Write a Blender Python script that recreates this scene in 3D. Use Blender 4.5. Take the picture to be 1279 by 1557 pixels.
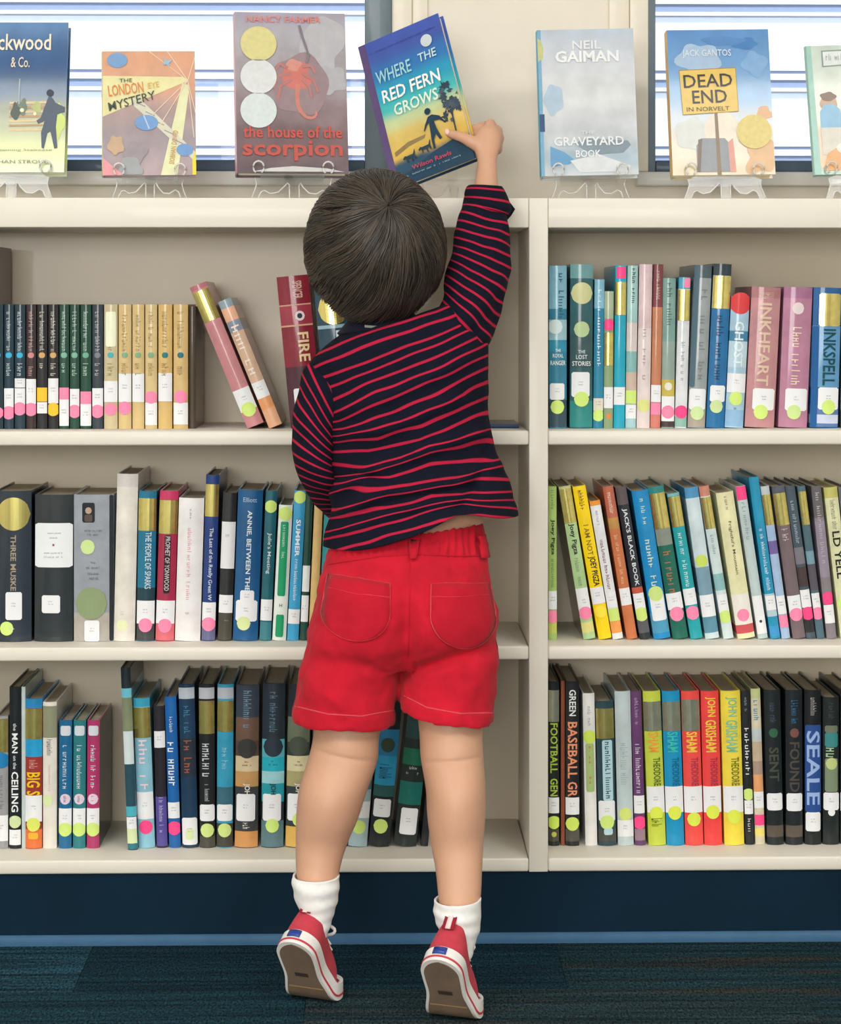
import bpy, bmesh, math, random
from mathutils import Vector, Matrix, noise
from mathutils.bvhtree import BVHTree

for o in list(bpy.data.objects): bpy.data.objects.remove(o)
scene = bpy.context.scene
COL = scene.collection
rnd = random.Random(7)

# ------------------------------------------------------------------ camera
F_PX = 3100.0; HOR = 465.0; DIST = 3.1; CAMZ = 0.968
TAN_YAW = 60.0 / F_PX
YAW = math.atan(TAN_YAW)
CAM = Vector((-DIST * TAN_YAW, -DIST, CAMZ))
cam_d = bpy.data.cameras.new('camera')
cam = bpy.data.objects.new('camera', cam_d); COL.objects.link(cam)
cam.location = CAM
cam.rotation_euler = (math.pi / 2, 0, -YAW)
cam_d.sensor_fit = 'HORIZONTAL'; cam_d.sensor_width = 36.0
cam_d.lens = F_PX / 1279.0 * 36.0
cam_d.shift_y = -(778.5 - HOR) / 1279.0
cam_d.clip_start = 0.05; cam_d.clip_end = 60
scene.camera = cam

# ------------------------------------------------------------------ world, lights, exposure
w = bpy.data.worlds.new('world'); scene.world = w; w.use_nodes = True
bg = w.node_tree.nodes['Background']
bg.inputs['Color'].default_value = (0.86, 0.93, 1.0, 1); bg.inputs['Strength'].default_value = 1.0

def light(name, kind, loc, energy, rot=(0, 0, 0), size=1.0, size_y=None, color=(1, 1, 1), angle=None):
    d = bpy.data.lights.new(name, kind); d.energy = energy; d.color = color
    if kind == 'AREA':
        d.shape = 'RECTANGLE'; d.size = size; d.size_y = size_y or size
    if angle: d.angle = angle
    o = bpy.data.objects.new(name, d); COL.objects.link(o)
    o.location = loc; o.rotation_euler = rot
    return o
# daylight on the facade across the yard: the sun stands behind this building
light('sun', 'SUN', (0, -6, 8), 3.1, (math.radians(48), 0, math.radians(-12)), color=(1, .97, .93), angle=.02)
# ceiling light panels of the reading room
for (lx, ly, e) in ((-1.5, -1.35, 5), (1.3, -1.35, 5), (-1.5, -2.9, 48), (1.3, -2.9, 46)):
    light('ceiling_panel_light', 'AREA', (lx, ly, 2.68), e, (0, 0, 0), 1.2, 0.9, color=(1, .99, .975))
# added frontal fill lamp, low and left; the rear wall has no window
light('rear_fill_light', 'AREA', (-.80, -5.5, 1.40), 102, (math.radians(90), 0, 0), 2.0, 1.2, color=(1, .99, .975))
scene.view_settings.view_transform = 'Standard'
scene.view_settings.look = 'None'
scene.view_settings.exposure = 0.0
scene.view_settings.gamma = 1.0
scene.view_settings.use_curve_mapping = False

# ------------------------------------------------------------------ helpers
def W(px, py, Y):
    """world point on the upright plane y = Y that the photograph shows at px, py"""
    u = (px - 640.0) / F_PX; v = (py - HOR) / F_PX
    d = Vector((math.sin(YAW) + math.cos(YAW) * u, math.cos(YAW) - math.sin(YAW) * u, -v))
    t = (Y - CAM.y) / d.y
    return CAM + d * t
def PX(p):
    """pixel of a world point"""
    r = p - CAM
    f = r.x * math.sin(YAW) + r.y * math.cos(YAW); s = r.x * math.cos(YAW) - r.y * math.sin(YAW)
    return 640 + F_PX * s / f, HOR - F_PX * r.z / f

def lin(h):
    h = h.lstrip('#'); out = []
    for i in (0, 2, 4):
        c = int(h[i:i + 2], 16) / 255.0
        out.append(c / 12.92 if c <= 0.04045 else ((c + 0.055) / 1.055) ** 2.4)
    return tuple(out) + (1.0,)

MATS = {}
def nodes_of(m):
    m.use_nodes = True
    return m.node_tree.nodes, m.node_tree.links, m.node_tree.nodes['Principled BSDF']
def mat(hexc, kind='matte', **kw):
    key = (hexc, kind, tuple(sorted(kw.items())))
    if key in MATS: return MATS[key]
    m = bpy.data.materials.new(kind + '_' + hexc)
    N, L, b = nodes_of(m)
    P = dict(matte=(.75, 0, 0), sticker=(.55, .1, 0), gloss=(.45, .5, 0), gold=(.22, .6, .8), paper=(.9, 0, 0), print=(.5, .2, 0),
             satin=(.5, .1, 0), rubber=(.65, 0, 0), cloth=(.95, 0, 0), skin=(.5, 0, 0))[kind]
    b.inputs['Roughness'].default_value = P[0]; b.inputs['Coat Weight'].default_value = P[1]
    b.inputs['Coat Roughness'].default_value = .06; b.inputs['Metallic'].default_value = P[2]
    if kind in ('gloss', 'print', 'sticker'): b.inputs['Specular IOR Level'].default_value = .22
    var = kw.get('var', .06 if kind != 'print' else .0); sc = kw.get('scale', 40.0)
    tc = N.new('ShaderNodeTexCoord'); nz = N.new('ShaderNodeTexNoise'); nz.inputs['Scale'].default_value = sc
    nz.inputs['Detail'].default_value = 3
    L.new(tc.outputs['Object'], nz.inputs['Vector'])
    hsv = N.new('ShaderNodeHueSaturation'); hsv.inputs['Color'].default_value = lin(hexc)
    mr = N.new('ShaderNodeMapRange'); mr.inputs['From Min'].default_value = .3; mr.inputs['From Max'].default_value = .7
    mr.inputs['To Min'].default_value = 1 - var; mr.inputs['To Max'].default_value = 1 + var
    L.new(nz.outputs['Fac'], mr.inputs['Value']); L.new(mr.outputs['Result'], hsv.inputs['Value'])
    L.new(hsv.outputs['Color'], b.inputs['Base Color'])
    if kind == 'cloth':
        b.inputs['Sheen Weight'].default_value = .06; b.inputs['Specular IOR Level'].default_value = .2
    if kw.get('bump'):
        bp = N.new('ShaderNodeBump'); bp.inputs['Strength'].default_value = kw['bump']; bp.inputs['Distance'].default_value = .002
        L.new(nz.outputs['Fac'], bp.inputs['Height']); L.new(bp.outputs['Normal'], b.inputs['Normal'])
    if kind == 'skin':
        b.inputs['Subsurface Weight'].default_value = .12; b.inputs['Subsurface Radius'].default_value = (.01, .004, .002)
    MATS[key] = m
    return m
def ramp_mat(stops, size, axis='Z', kind='gloss', interp='CONSTANT', var=.10, scale=45, warp=0.0):
    """printed cover: colours in sections along one axis of the object, stops = [(pos, hex)]"""
    key = ('ramp', tuple(stops), round(size, 4), axis, kind, interp, var, warp)
    if key in MATS: return MATS[key]
    m = bpy.data.materials.new('printed_cover'); N, L, b = nodes_of(m)
    b.inputs['Roughness'].default_value = .42; b.inputs['Coat Weight'].default_value = .5 if kind == 'gloss' else .1; b.inputs['Specular IOR Level'].default_value = .22
    b.inputs['Coat Roughness'].default_value = .06
    tc = N.new('ShaderNodeTexCoord'); sp = N.new('ShaderNodeSeparateXYZ'); L.new(tc.outputs['Object'], sp.inputs[0])
    nz = N.new('ShaderNodeTexNoise'); nz.inputs['Scale'].default_value = scale; nz.inputs['Detail'].default_value = 3
    L.new(tc.outputs['Object'], nz.inputs['Vector'])
    dv = N.new('ShaderNodeMath'); dv.operation = 'DIVIDE'; dv.inputs[1].default_value = size
    L.new(sp.outputs[axis], dv.inputs[0])
    src = dv.outputs[0]
    if warp:
        ma = N.new('ShaderNodeMath'); ma.operation = 'MULTIPLY_ADD'; ma.inputs[1].default_value = warp
        L.new(nz.outputs['Fac'], ma.inputs[0]); L.new(src, ma.inputs[2])
        sb = N.new('ShaderNodeMath'); sb.operation = 'SUBTRACT'; sb.inputs[1].default_value = warp * .5
        L.new(ma.outputs[0], sb.inputs[0]); src = sb.outputs[0]
    cr = N.new('ShaderNodeValToRGB'); cr.color_ramp.interpolation = interp
    L.new(src, cr.inputs['Fac'])
    stops = sorted(stops)
    while len(cr.color_ramp.elements) > 1: cr.color_ramp.elements.remove(cr.color_ramp.elements[-1])
    cr.color_ramp.elements[0].position = max(0, stops[0][0]); cr.color_ramp.elements[0].color = lin(stops[0][1])
    for p, h in stops[1:]:
        e = cr.color_ramp.elements.new(min(1, max(0, p))); e.color = lin(h)
    hsv = N.new('ShaderNodeHueSaturation'); L.new(cr.outputs['Color'], hsv.inputs['Color'])
    mr = N.new('ShaderNodeMapRange'); mr.inputs['From Min'].default_value = .3; mr.inputs['From Max'].default_value = .7
    mr.inputs['To Min'].default_value = 1 - var; mr.inputs['To Max'].default_value = 1 + var
    L.new(nz.outputs['Fac'], mr.inputs['Value']); L.new(mr.outputs['Result'], hsv.inputs['Value'])
    L.new(hsv.outputs['Color'], b.inputs['Base Color'])
    MATS[key] = m
    return m

def obj(name, verts, faces, m, parent=None, smooth=False, sharp=None, mats=None, fmat=None):
    me = bpy.data.meshes.new(name)
    me.from_pydata([tuple(v) for v in verts], [], faces)
    for mm in (mats or [m]): me.materials.append(mm)
    if fmat: me.polygons.foreach_set('material_index', fmat)
    if smooth:
        me.polygons.foreach_set('use_smooth', [True] * len(me.polygons))
        if sharp: me.set_sharp_from_angle(angle=math.radians(sharp))
    me.update()
    o = bpy.data.objects.new(name, me); COL.objects.link(o)
    if parent: o.parent = parent
    return o
def tag(o, label=None, cat=None, group=None, kind=None):
    if label: o['label'] = label
    if cat: o['category'] = cat
    if group: o['group'] = group
    if kind: o['kind'] = kind
    return o
def empty(name, loc=(0, 0, 0)):
    e = bpy.data.objects.new(name, None); COL.objects.link(e); e.location = loc; e.empty_display_size = .05
    return e
def box_data(x0, x1, y0, y1, z0, z1, bev=0.0, seg=2):
    bm = bmesh.new(); bmesh.ops.create_cube(bm, size=1)
    for v in bm.verts:
        v.co = Vector((x0 if v.co.x < 0 else x1, y0 if v.co.y < 0 else y1, z0 if v.co.z < 0 else z1))
    if bev: bmesh.ops.bevel(bm, geom=bm.edges[:], offset=bev, segments=seg, affect='EDGES', profile=.5)
    bm.verts.index_update()
    vs = [v.co.copy() for v in bm.verts]; fs = [[v.index for v in f.verts] for f in bm.faces]
    bm.free()
    return vs, fs
def box(name, x0, x1, y0, y1, z0, z1, m, parent=None, bev=0.0):
    vs, fs = box_data(x0, x1, y0, y1, z0, z1, bev)
    return obj(name, vs, fs, m, parent, smooth=bev > 0, sharp=50)
def merge(parts):
    V, Fc = [], []
    for vs, fs in parts:
        n = len(V); V += list(vs); Fc += [[i + n for i in f] for f in fs]
    return V, Fc
def tube(path, rad, n=6, cap=True):
    """round tube along a list of points; rad a number or a list"""
    pts = [Vector(p) for p in path]; V, Fc = [], []
    up = Vector((0, 0, 1))
    for i, p in enumerate(pts):
        t = (pts[min(i + 1, len(pts) - 1)] - pts[max(i - 1, 0)]).normalized()
        a = t.cross(up)
        if a.length < .05: a = t.cross(Vector((0, 1, 0)))
        a.normalize(); b = a.cross(t).normalized()
        r = rad[i] if isinstance(rad, (list, tuple)) else rad
        for k in range(n):
            an = 2 * math.pi * k / n
            V.append(p + a * (r * math.cos(an)) + b * (r * math.sin(an)))
    for i in range(len(pts) - 1):
        for k in range(n):
            Fc.append([i * n + k, i * n + (k + 1) % n, (i + 1) * n + (k + 1) % n, (i + 1) * n + k])
    if cap:
        Fc.append(list(range(n))[::-1]); Fc.append([(len(pts) - 1) * n + k for k in range(n)])
    return V, Fc
def extrude_poly(pts, y0, y1):
    """polygon in x, z pulled from y0 to y1"""
    n = len(pts)
    V = [Vector((x, y0, z)) for x, z in pts] + [Vector((x, y1, z)) for x, z in pts]
    Fc = [list(range(n)), [n + i for i in range(n)][::-1]]
    for i in range(n):
        j = (i + 1) % n; Fc.append([j, i, n + i, n + j])
    return V, Fc
def cr(p0, p1, p2, p3, t):
    return 0.5 * ((2 * p1) + (p2 - p0) * t + (2 * p0 - 5 * p1 + 4 * p2 - p3) * t * t + (3 * p1 - p0 - 3 * p2 + p3) * t ** 3)
def loft(rings, n=40, sub=5, capa=True, capb=True, pw=2.0):
    """skin through rings (centre, half-width vector, half-depth vector); returns verts, faces, (ring parameter, angle) per vertex"""
    V, Fc, prm = [], [], []
    K = len(rings); seq = []
    for i in range(K - 1):
        for s in range(sub): seq.append((i, s / sub))
    seq.append((K - 2, 1.0))
    for (i, t) in seq:
        q = [rings[max(i - 1, 0)], rings[i], rings[i + 1], rings[min(i + 2, K - 1)]]
        c = cr(q[0][0], q[1][0], q[2][0], q[3][0], t); a = cr(q[0][1], q[1][1], q[2][1], q[3][1], t); b = cr(q[0][2], q[1][2], q[2][2], q[3][2], t)
        for k in range(n):
            an = 2 * math.pi * k / n; ca, sa = math.cos(an), math.sin(an)
            ca = math.copysign(abs(ca) ** (2 / pw), ca); sa = math.copysign(abs(sa) ** (2 / pw), sa)
            V.append(c + a * ca + b * sa); prm.append((i + t, an))
    m = len(seq)
    for i in range(m - 1):
        for k in range(n):
            Fc.append([i * n + k, (i + 1) * n + k, (i + 1) * n + (k + 1) % n, i * n + (k + 1) % n])
    if capa: Fc.append([k for k in range(n)])
    if capb: Fc.append([(m - 1) * n + k for k in range(n)][::-1])
    return V, Fc, prm
def ringp(l, r, Y, dep, dz=0.0):
    """ring whose outline shows at the pixels l and r, centred on the plane y = Y, half depth dep"""
    A = W(l[0], l[1], Y); B = W(r[0], r[1], Y)
    return ((A + B) / 2, (B - A) / 2, Vector((0, dep, dz)))
def ellipsoid(c, rx, ry, rz, nu=24, nv=14, rot=None):
    V, Fc = [], []
    for j in range(nv + 1):
        th = math.pi * j / nv
        for i in range(nu):
            ph = 2 * math.pi * i / nu
            v = Vector((rx * math.sin(th) * math.cos(ph), ry * math.sin(th) * math.sin(ph), rz * math.cos(th)))
            if rot: v = rot @ v
            V.append(Vector(c) + v)
    for j in range(nv):
        for i in range(nu):
            Fc.append([j * nu + i, (j + 1) * nu + i, (j + 1) * nu + (i + 1) % nu, j * nu + (i + 1) % nu])
    return V, Fc
def remeshed(name, data, voxel, smooth_iter, m, parent):
    """one continuous skin around overlapping closed shapes"""
    o = obj(name, data[0], data[1], m, parent, smooth=True)
    md = o.modifiers.new('r', 'REMESH'); md.mode = 'VOXEL'; md.voxel_size = voxel
    if smooth_iter:
        sm = o.modifiers.new('s', 'SMOOTH'); sm.iterations = smooth_iter; sm.factor = .5
    dg = bpy.context.evaluated_depsgraph_get()
    me = bpy.data.meshes.new_from_object(o.evaluated_get(dg))
    o.modifiers.clear(); old = o.data; o.data = me; bpy.data.meshes.remove(old)
    me.name = name
    if not me.materials: me.materials.append(m)
    me.polygons.foreach_set('use_smooth', [True] * len(me.polygons))
    return o
TXT = {}
def text_data(s, bold=0.0, shear=0.0):
    """lettering as flat polygons scaled to a unit box, with its aspect"""
    k = (s, bold, shear)
    if k in TXT: return TXT[k]
    cu = bpy.data.curves.new('t', 'FONT'); cu.body = s; cu.size = 1; cu.offset = bold; cu.shear = shear; cu.resolution_u = 2
    cu.fill_mode = 'FRONT'
    ob = bpy.data.objects.new('t', cu); COL.objects.link(ob)
    dg = bpy.context.evaluated_depsgraph_get()
    me = bpy.data.meshes.new_from_object(ob.evaluated_get(dg))
    vs = [v.co.copy() for v in me.vertices]; fs = [list(p.vertices) for p in me.polygons]
    bpy.data.objects.remove(ob); bpy.data.curves.remove(cu); bpy.data.meshes.remove(me)
    x0 = min(v.x for v in vs); x1 = max(v.x for v in vs); y0 = min(v.y for v in vs); y1 = max(v.y for v in vs)
    uv = [((v.x - x0) / (x1 - x0), (v.y - y0) / (y1 - y0)) for v in vs]
    TXT[k] = (uv, fs, (x1 - x0) / (y1 - y0))
    return TXT[k]
def scribble(n, seed):
    """print too small to read: a row of n little strokes in a unit box"""
    r = random.Random(seed); uv, fs = [], []
    def q(a, b, c, d):
        k = len(uv); uv.extend([(a, c), (b, c), (b, d), (a, d)]); fs.append([k, k + 1, k + 2, k + 3])
    cw = 1.0 / n
    for i in range(n):
        if r.random() < .13: continue
        x = i * cw; h = r.choice((.7, .75, 1.0)); b0 = r.choice((0, 0, 0, .0))
        q(x + cw * .08, x + cw * .26, b0, h)
        if r.random() < .7: q(x + cw * .58, x + cw * .76, 0, r.choice((.62, .7)))
        if r.random() < .7:
            y = r.choice((.0, .3, .5)); q(x + cw * .2, x + cw * .66, y, y + .16)
    return uv, fs

# ------------------------------------------------------------------ the room
def wall_mat(hexc, bump=.05):
    return mat(hexc, 'matte', var=.02, scale=18.0, bump=bump)
M_WALL = wall_mat('ebe3d4')
YW = 0.285                                     # face of the wall behind the bookcase
WALLT = 0.16
def zpx(py, Y): return W(640, py, Y).z
def xpx(px, Y): return W(px, 400, Y).x

lw_r = xpx(597, YW); rw_l = xpx(986, YW)       # edges of the two window openings
lw_l = xpx(-520, YW); rw_r = xpx(1820, YW)
w_bot = zpx(262, YW); w_top = 2.15
XL, XR, YR, ZC = -2.9, 3.0, -5.6, 2.75
parts = [box_data(XL, XR, YW, YW + WALLT, 0, w_bot), box_data(XL, XR, YW, YW + WALLT, w_top, ZC),
         box_data(lw_r, rw_l, YW, YW + WALLT, w_bot, w_top), box_data(XL, lw_l, YW, YW + WALLT, w_bot, w_top),
         box_data(rw_r, XR, YW, YW + WALLT, w_bot, w_top)]
tag(obj('wall_back', *merge(parts), M_WALL), 'cream painted wall between the two windows', 'wall', kind='structure')
tag(box('wall_left', XL - .1, XL, YR, YW + WALLT, 0, ZC, M_WALL), 'cream side wall of the room', 'wall', kind='structure')
tag(box('wall_right', XR, XR + .1, YR, YW + WALLT, 0, ZC, M_WALL), 'cream side wall on the right', 'wall', kind='structure')
tag(box('wall_rear', XL, XR, YR - .1, YR, 0, ZC, M_WALL), 'cream rear wall of the room', 'wall', kind='structure')
tag(box('ceiling', XL, XR, YR, YW + WALLT, ZC, ZC + .1, wall_mat('f4f2ec')), 'white ceiling of the room', 'ceiling', kind='structure')

# carpet planks
def carpet_mat(dark, light, accent, seed):
    m = bpy.data.materials.new('carpet'); N, L, b = nodes_of(m)
    b.inputs['Roughness'].default_value = 1.0; b.inputs['Specular IOR Level'].default_value = .1
    tc = N.new('ShaderNodeTexCoord')
    def nz(sx, sy, scale, det):
        mp = N.new('ShaderNodeMapping'); mp.inputs['Scale'].default_value = (sx, sy, 1); mp.inputs['Location'].default_value = (seed * 3.1, seed * 1.7, 0)
        L.new(tc.outputs['Object'], mp.inputs['Vector'])
        n = N.new('ShaderNodeTexNoise'); n.inputs['Scale'].default_value = scale; n.inputs['Detail'].default_value = det
        L.new(mp.outputs[0], n.inputs['Vector']); return n.outputs['Fac']
    streak = nz(1.2, 46, 2.0, 3); fine = nz(1, .42, 330, 2); broad = nz(1.0, 12, 2.0, 2)
    c1 = N.new('ShaderNodeValToRGB'); c1.color_ramp.elements[0].position = .30; c1.color_ramp.elements[1].position = .80
    c1.color_ramp.elements[0].color = lin(dark); c1.color_ramp.elements[1].color = lin(light)
    L.new(streak, c1.inputs['Fac'])
    mx = N.new('ShaderNodeMix'); mx.data_type = 'RGBA'
    r2 = N.new('ShaderNodeMapRange'); r2.inputs['From Min'].default_value = .55; r2.inputs['From Max'].default_value = .75
    L.new(broad, r2.inputs['Value']); L.new(r2.outputs[0], mx.inputs['Factor'])
    L.new(c1.outputs['Color'], mx.inputs['A']); mx.inputs['B'].default_value = lin(accent)
    hs = N.new('ShaderNodeHueSaturation'); L.new(mx.outputs['Result'], hs.inputs['Color'])
    mr = N.new('ShaderNodeMapRange'); mr.inputs['From Min'].default_value = .3; mr.inputs['From Max'].default_value = .7
    mr.inputs['To Min'].default_value = .15; mr.inputs['To Max'].default_value = 2.0
    L.new(fine, mr.inputs['Value']); L.new(mr.outputs[0], hs.inputs['Value']); L.new(hs.outputs['Color'], b.inputs['Base Color'])
    bp = N.new('ShaderNodeBump'); bp.inputs['Strength'].default_value = .5; bp.inputs['Distance'].default_value = .003
    L.new(fine, bp.inputs['Height']); L.new(bp.outputs['Normal'], b.inputs['Normal'])
    return m
CARP = [carpet_mat('112630', '2f5565', '2a5468', 1), carpet_mat('0e2028', '1d3d4a', '152b34', 2), carpet_mat('101f25', '26434b', '37312a', 3),
        carpet_mat('0f222a', '21444f', '1b3943', 4), carpet_mat('132026', '31464c', '3c3630', 5)]
floor = tag(box('floor', XL, XR, YR, YW, -.05, -.006, mat('2a3a44', 'matte')), 'dark blue striated carpet floor', 'floor', kind='structure')
pl_len, pl_w = .70, .235
xs0 = xpx(135, -.06) - 4 * pl_len
row = 0; y = .02
while y > -2.4:
    off = (0, .33, -.06, .2, .45)[row % 5]
    for k in range(9):
        x0 = xs0 + off + k * pl_len
        if x0 + pl_len < XL or x0 > XR: continue
        mi = {(0, 3): 0, (0, 4): 1, (0, 5): 2, (1, 3): 3, (1, 4): 4}.get((row, k), (row * 2 + k * 3) % 5)
        box('carpet_plank', max(XL, x0) + .0004, min(XR, x0 + pl_len) - .0004, y - pl_w + .0004, y, -.0065, 0, CARP[mi], floor)
    y -= pl_w; row += 1

# ------------------------------------------------------------------ windows
M_FRAME = mat('70808a', 'satin', var=.03); M_FRAMED = mat('41566a', 'satin', var=.03); M_SILL = mat('dcd9d2', 'satin', var=.02)
M_TRIM = mat('ebe2d0', 'satin', var=.02)
def clear_mat(name, gloss, tint=(1, 1, 1, 1), rough=.03, k=1.0):
    m = bpy.data.materials.new(name); m.use_nodes = True; N, L = m.node_tree.nodes, m.node_tree.links; N.clear()
    out = N.new('ShaderNodeOutputMaterial'); t = N.new('ShaderNodeBsdfTransparent'); t.inputs['Color'].default_value = tint
    g = N.new('ShaderNodeBsdfGlossy'); g.inputs['Roughness'].default_value = rough
    fr = N.new('ShaderNodeFresnel'); fr.inputs['IOR'].default_value = 1.5
    ad = N.new('ShaderNodeMath'); ad.operation = 'MULTIPLY_ADD'; ad.use_clamp = True; ad.inputs[1].default_value = k; ad.inputs[2].default_value = gloss
    L.new(fr.outputs[0], ad.inputs[0])
    mx = N.new('ShaderNodeMixShader'); L.new(ad.outputs[0], mx.inputs[0]); L.new(t.outputs[0], mx.inputs[1]); L.new(g.outputs[0], mx.inputs[2])
    L.new(mx.outputs[0], out.inputs['Surface'])
    return m
M_GLASS = clear_mat('window_glass', 0.0, (.97, .985, 1, 1), .03, .2)
def window(name, x0, x1, fl, fr_, label):
    e = tag(empty(name, ((x0 + x1) / 2, YW, w_bot)), label, 'window', kind='structure')
    ox = (x0 + x1) / 2
    yf0, yf1 = .02, .075
    zb0, zb1 = 0.0, zpx(244, YW + .03) - w_bot
    T = w_top - w_bot
    bx = lambda n, a, b, c, d, z0, z1, m, bev=.002: box(n, a - ox, b - ox, c, d, z0, z1, m, e, bev)
    bx('window_frame', x0, x0 + fl, yf0, yf1, 0, T, M_FRAME)
    bx('window_frame', x1 - fr_, x1, yf0, yf1, 0, T, M_FRAME)
    bx('window_frame', x0 + fl, x1 - fr_, yf0, yf1, 0, zb1, M_FRAMED)
    bx('window_frame', x0 + fl, x1 - fr_, yf0, yf1, T - .04, T, M_FRAMED)
    bx('window_pane', x0 + fl - .004, x1 - fr_ + .004, .046, .051, zb1 - .004, T - .036, M_GLASS, 0)
    zs = zpx(282, YW - .03) - w_bot
    bx('window_sill', x0 - .022, x1 + .022, -.03, .02, zs, -.0005, M_SILL, .003)
    return e
window('window_1', lw_l, lw_r, .045, lw_r - xpx(555, YW), 'window with grey blue frame behind the display books on the left')
window('window_2', rw_l, rw_r, xpx(1000, YW) - rw_l, .045, 'window with dark frame behind the display books on the right')
# casing boards either side of the pier
tn = 0
for (a, b, th) in ((598, 627, .012), (627.3, 651, .007), (926, 957, .007), (957.3, 985, .012)):
    tn += 1
    tag(box('trim_%d' % tn, xpx(a, YW), xpx(b, YW), YW - th, YW - .0002, w_bot + .001, w_top + .05, M_TRIM, None, .0015), 'cream window casing board', 'trim', kind='structure')

# facade across the yard, wide white boards with grey battens
YX = 2.6
fac = tag(box('facade_across_yard', -6, 6, YX, YX + .1, -.5, 3.2, mat('97a9cc', 'matte', var=.03)),
          'sunlit white boarded facade seen through the windows', 'facade', kind='structure')
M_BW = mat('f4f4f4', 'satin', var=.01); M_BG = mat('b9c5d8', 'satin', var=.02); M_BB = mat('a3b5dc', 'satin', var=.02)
Y2 = YX - .008
for k in range(-4, 5):
    yb = 5 + 115.5 * k
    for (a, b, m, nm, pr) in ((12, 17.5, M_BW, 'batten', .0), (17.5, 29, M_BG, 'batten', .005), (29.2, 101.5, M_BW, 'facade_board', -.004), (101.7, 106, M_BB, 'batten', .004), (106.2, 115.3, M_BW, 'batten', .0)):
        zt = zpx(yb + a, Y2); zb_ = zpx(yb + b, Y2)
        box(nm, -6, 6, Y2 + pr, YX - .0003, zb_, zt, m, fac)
tag(box('yard_ground', -6, 6, YW + WALLT, YX, -.6, -.5, mat('b9b7b0', 'matte')), 'pale yard ground outside the windows', 'ground', kind='structure')

# ------------------------------------------------------------------ bookcase
M_CASE = mat('e8e3d5', 'satin', var=.015, scale=12.0)
M_CASEB = mat('d3c8b2', 'satin', var=.02, scale=9.0)
D_CASE = .25
ZTOP, ZTOPB = 1.132, 1.087
SH = [(.778, .756), (.450, .429), (.127, .106)]          # top and underside of the three shelves
ux0, ux1 = xpx(805, 0), xpx(834, 0)                      # upright between the two bays
lx = xpx(-112, 0); rx = ux1 + (ux0 - lx)
case = tag(empty('bookcase', (0, 0, 0)), 'cream bookcase with three shelves in each of two bays', 'bookcase')
box('upright', ux0, ux1, 0, D_CASE, .106, ZTOP, M_CASE, case, .0012)
box('upright', lx - .029, lx, 0, D_CASE, .106, ZTOP, M_CASE, case, .0012)
box('upright', rx, rx + .029, 0, D_CASE, .106, ZTOP, M_CASE, case, .0012)
for (a, b) in ((lx, ux0), (ux1, rx)):
    box('top_board', a + .0004, b - .0004, .0008, D_CASE, ZTOPB, ZTOP, M_CASE, case, .0015)
    box('back_panel', a, b, D_CASE - .008, D_CASE, .106, ZTOPB, M_CASEB, case)
    for (zt, zb_) in SH:
        box('shelf', a + .0004, b - .0004, .0006, D_CASE - .0085, zb_, zt, M_CASE, case, .003)
box('filler_strip', lx - .029, rx + .029, D_CASE, YW - .0005, ZTOP - .03, ZTOP - .002, M_CASE, case)
kb_ = box('kick_board', lx - .029, rx + .029, .006, .03, .0, .1055, mat('0b2536', 'matte', var=.12, scale=6.0), case)
kb_.data.materials[0].node_tree.nodes['Principled BSDF'].inputs['Specular IOR Level'].default_value = .12
# cove base moulding along the kick board
prof = [(.006, .0125), (.004, .0118), (.0015, .0085), (-.004, .004), (-.0085, .0018), (-.0085, 0), (.006, 0)]
nP = len(prof); V = []
for xx in (lx - .029, rx + .029): V += [Vector((xx, yy, zz)) for yy, zz in prof]
Fc = [[i, (i + 1) % nP, nP + (i + 1) % nP, nP + i] for i in range(nP)] + [list(range(nP))[::-1], [nP + i for i in range(nP)]]
tag(obj('baseboard_front', V, Fc, mat('3f6688', 'gloss', var=.05), None, True, 60), 'blue rubber cove base under the bookcase', 'baseboard', kind='structure')

# ------------------------------------------------------------------ shelved books
ROWY = {'1': .055, '2': .058, '3': .072}
GROUP = {'L1': 'books on the top shelf of the left bay', 'L2': 'books on the middle shelf of the left bay', 'L3': 'books on the bottom shelf of the left bay',
         'R1': 'books on the top shelf of the right bay', 'R2': 'books on the middle shelf of the right bay', 'R3': 'books on the bottom shelf of the right bay'}
STK = {'w': 'eef0f2', 'c': 'e6dfcf', 'p': 'ff8fb4', 'P': 'ff4f8f', 'g': 'd3ee83', 'y': 'ffc93a', 'o': 'f08a4a', 'G': 'd3c877', 'S': 'c9ccb4', 'k': '23262a', 'b': '1d7fb8', 'r': 'e0474b', 't': '2f9aa0'}
def spine_y(x, w, bl):
    t = (x - w / 2) / (w / 2)
    return -bl * (1 - t * t)
def cover_mesh(w, h, D, bl, t):
    prof = []; n = 8
    prof.append((0.0, D))
    for i in range(n + 1):
        x = w * i / n; prof.append((x, spine_y(x, w, bl)))
    prof.append((w, D))
    inner = [(w - t, D)]
    for i in range(n, -1, -1):
        x = t + (w - 2 * t) * i / n; inner.append((x, spine_y(x, w, bl * .8) + t))
    inner.append((t, D))
    no = len(prof); P = prof + inner; m = len(P)
    V = [Vector((x, y, 0)) for x, y in P] + [Vector((x, y, h)) for x, y in P]
    Fc = []
    for i in range(m):
        j = (i + 1) % m; Fc.append([i, j, m + j, m + i])
    for i in range(no - 1):
        a, b = i, i + 1; c, d = m - 1 - (i + 1), m - 1 - i
        Fc.append([b, a, d, c]); Fc.append([m + a, m + b, m + c, m + d])
    return V, Fc
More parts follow.
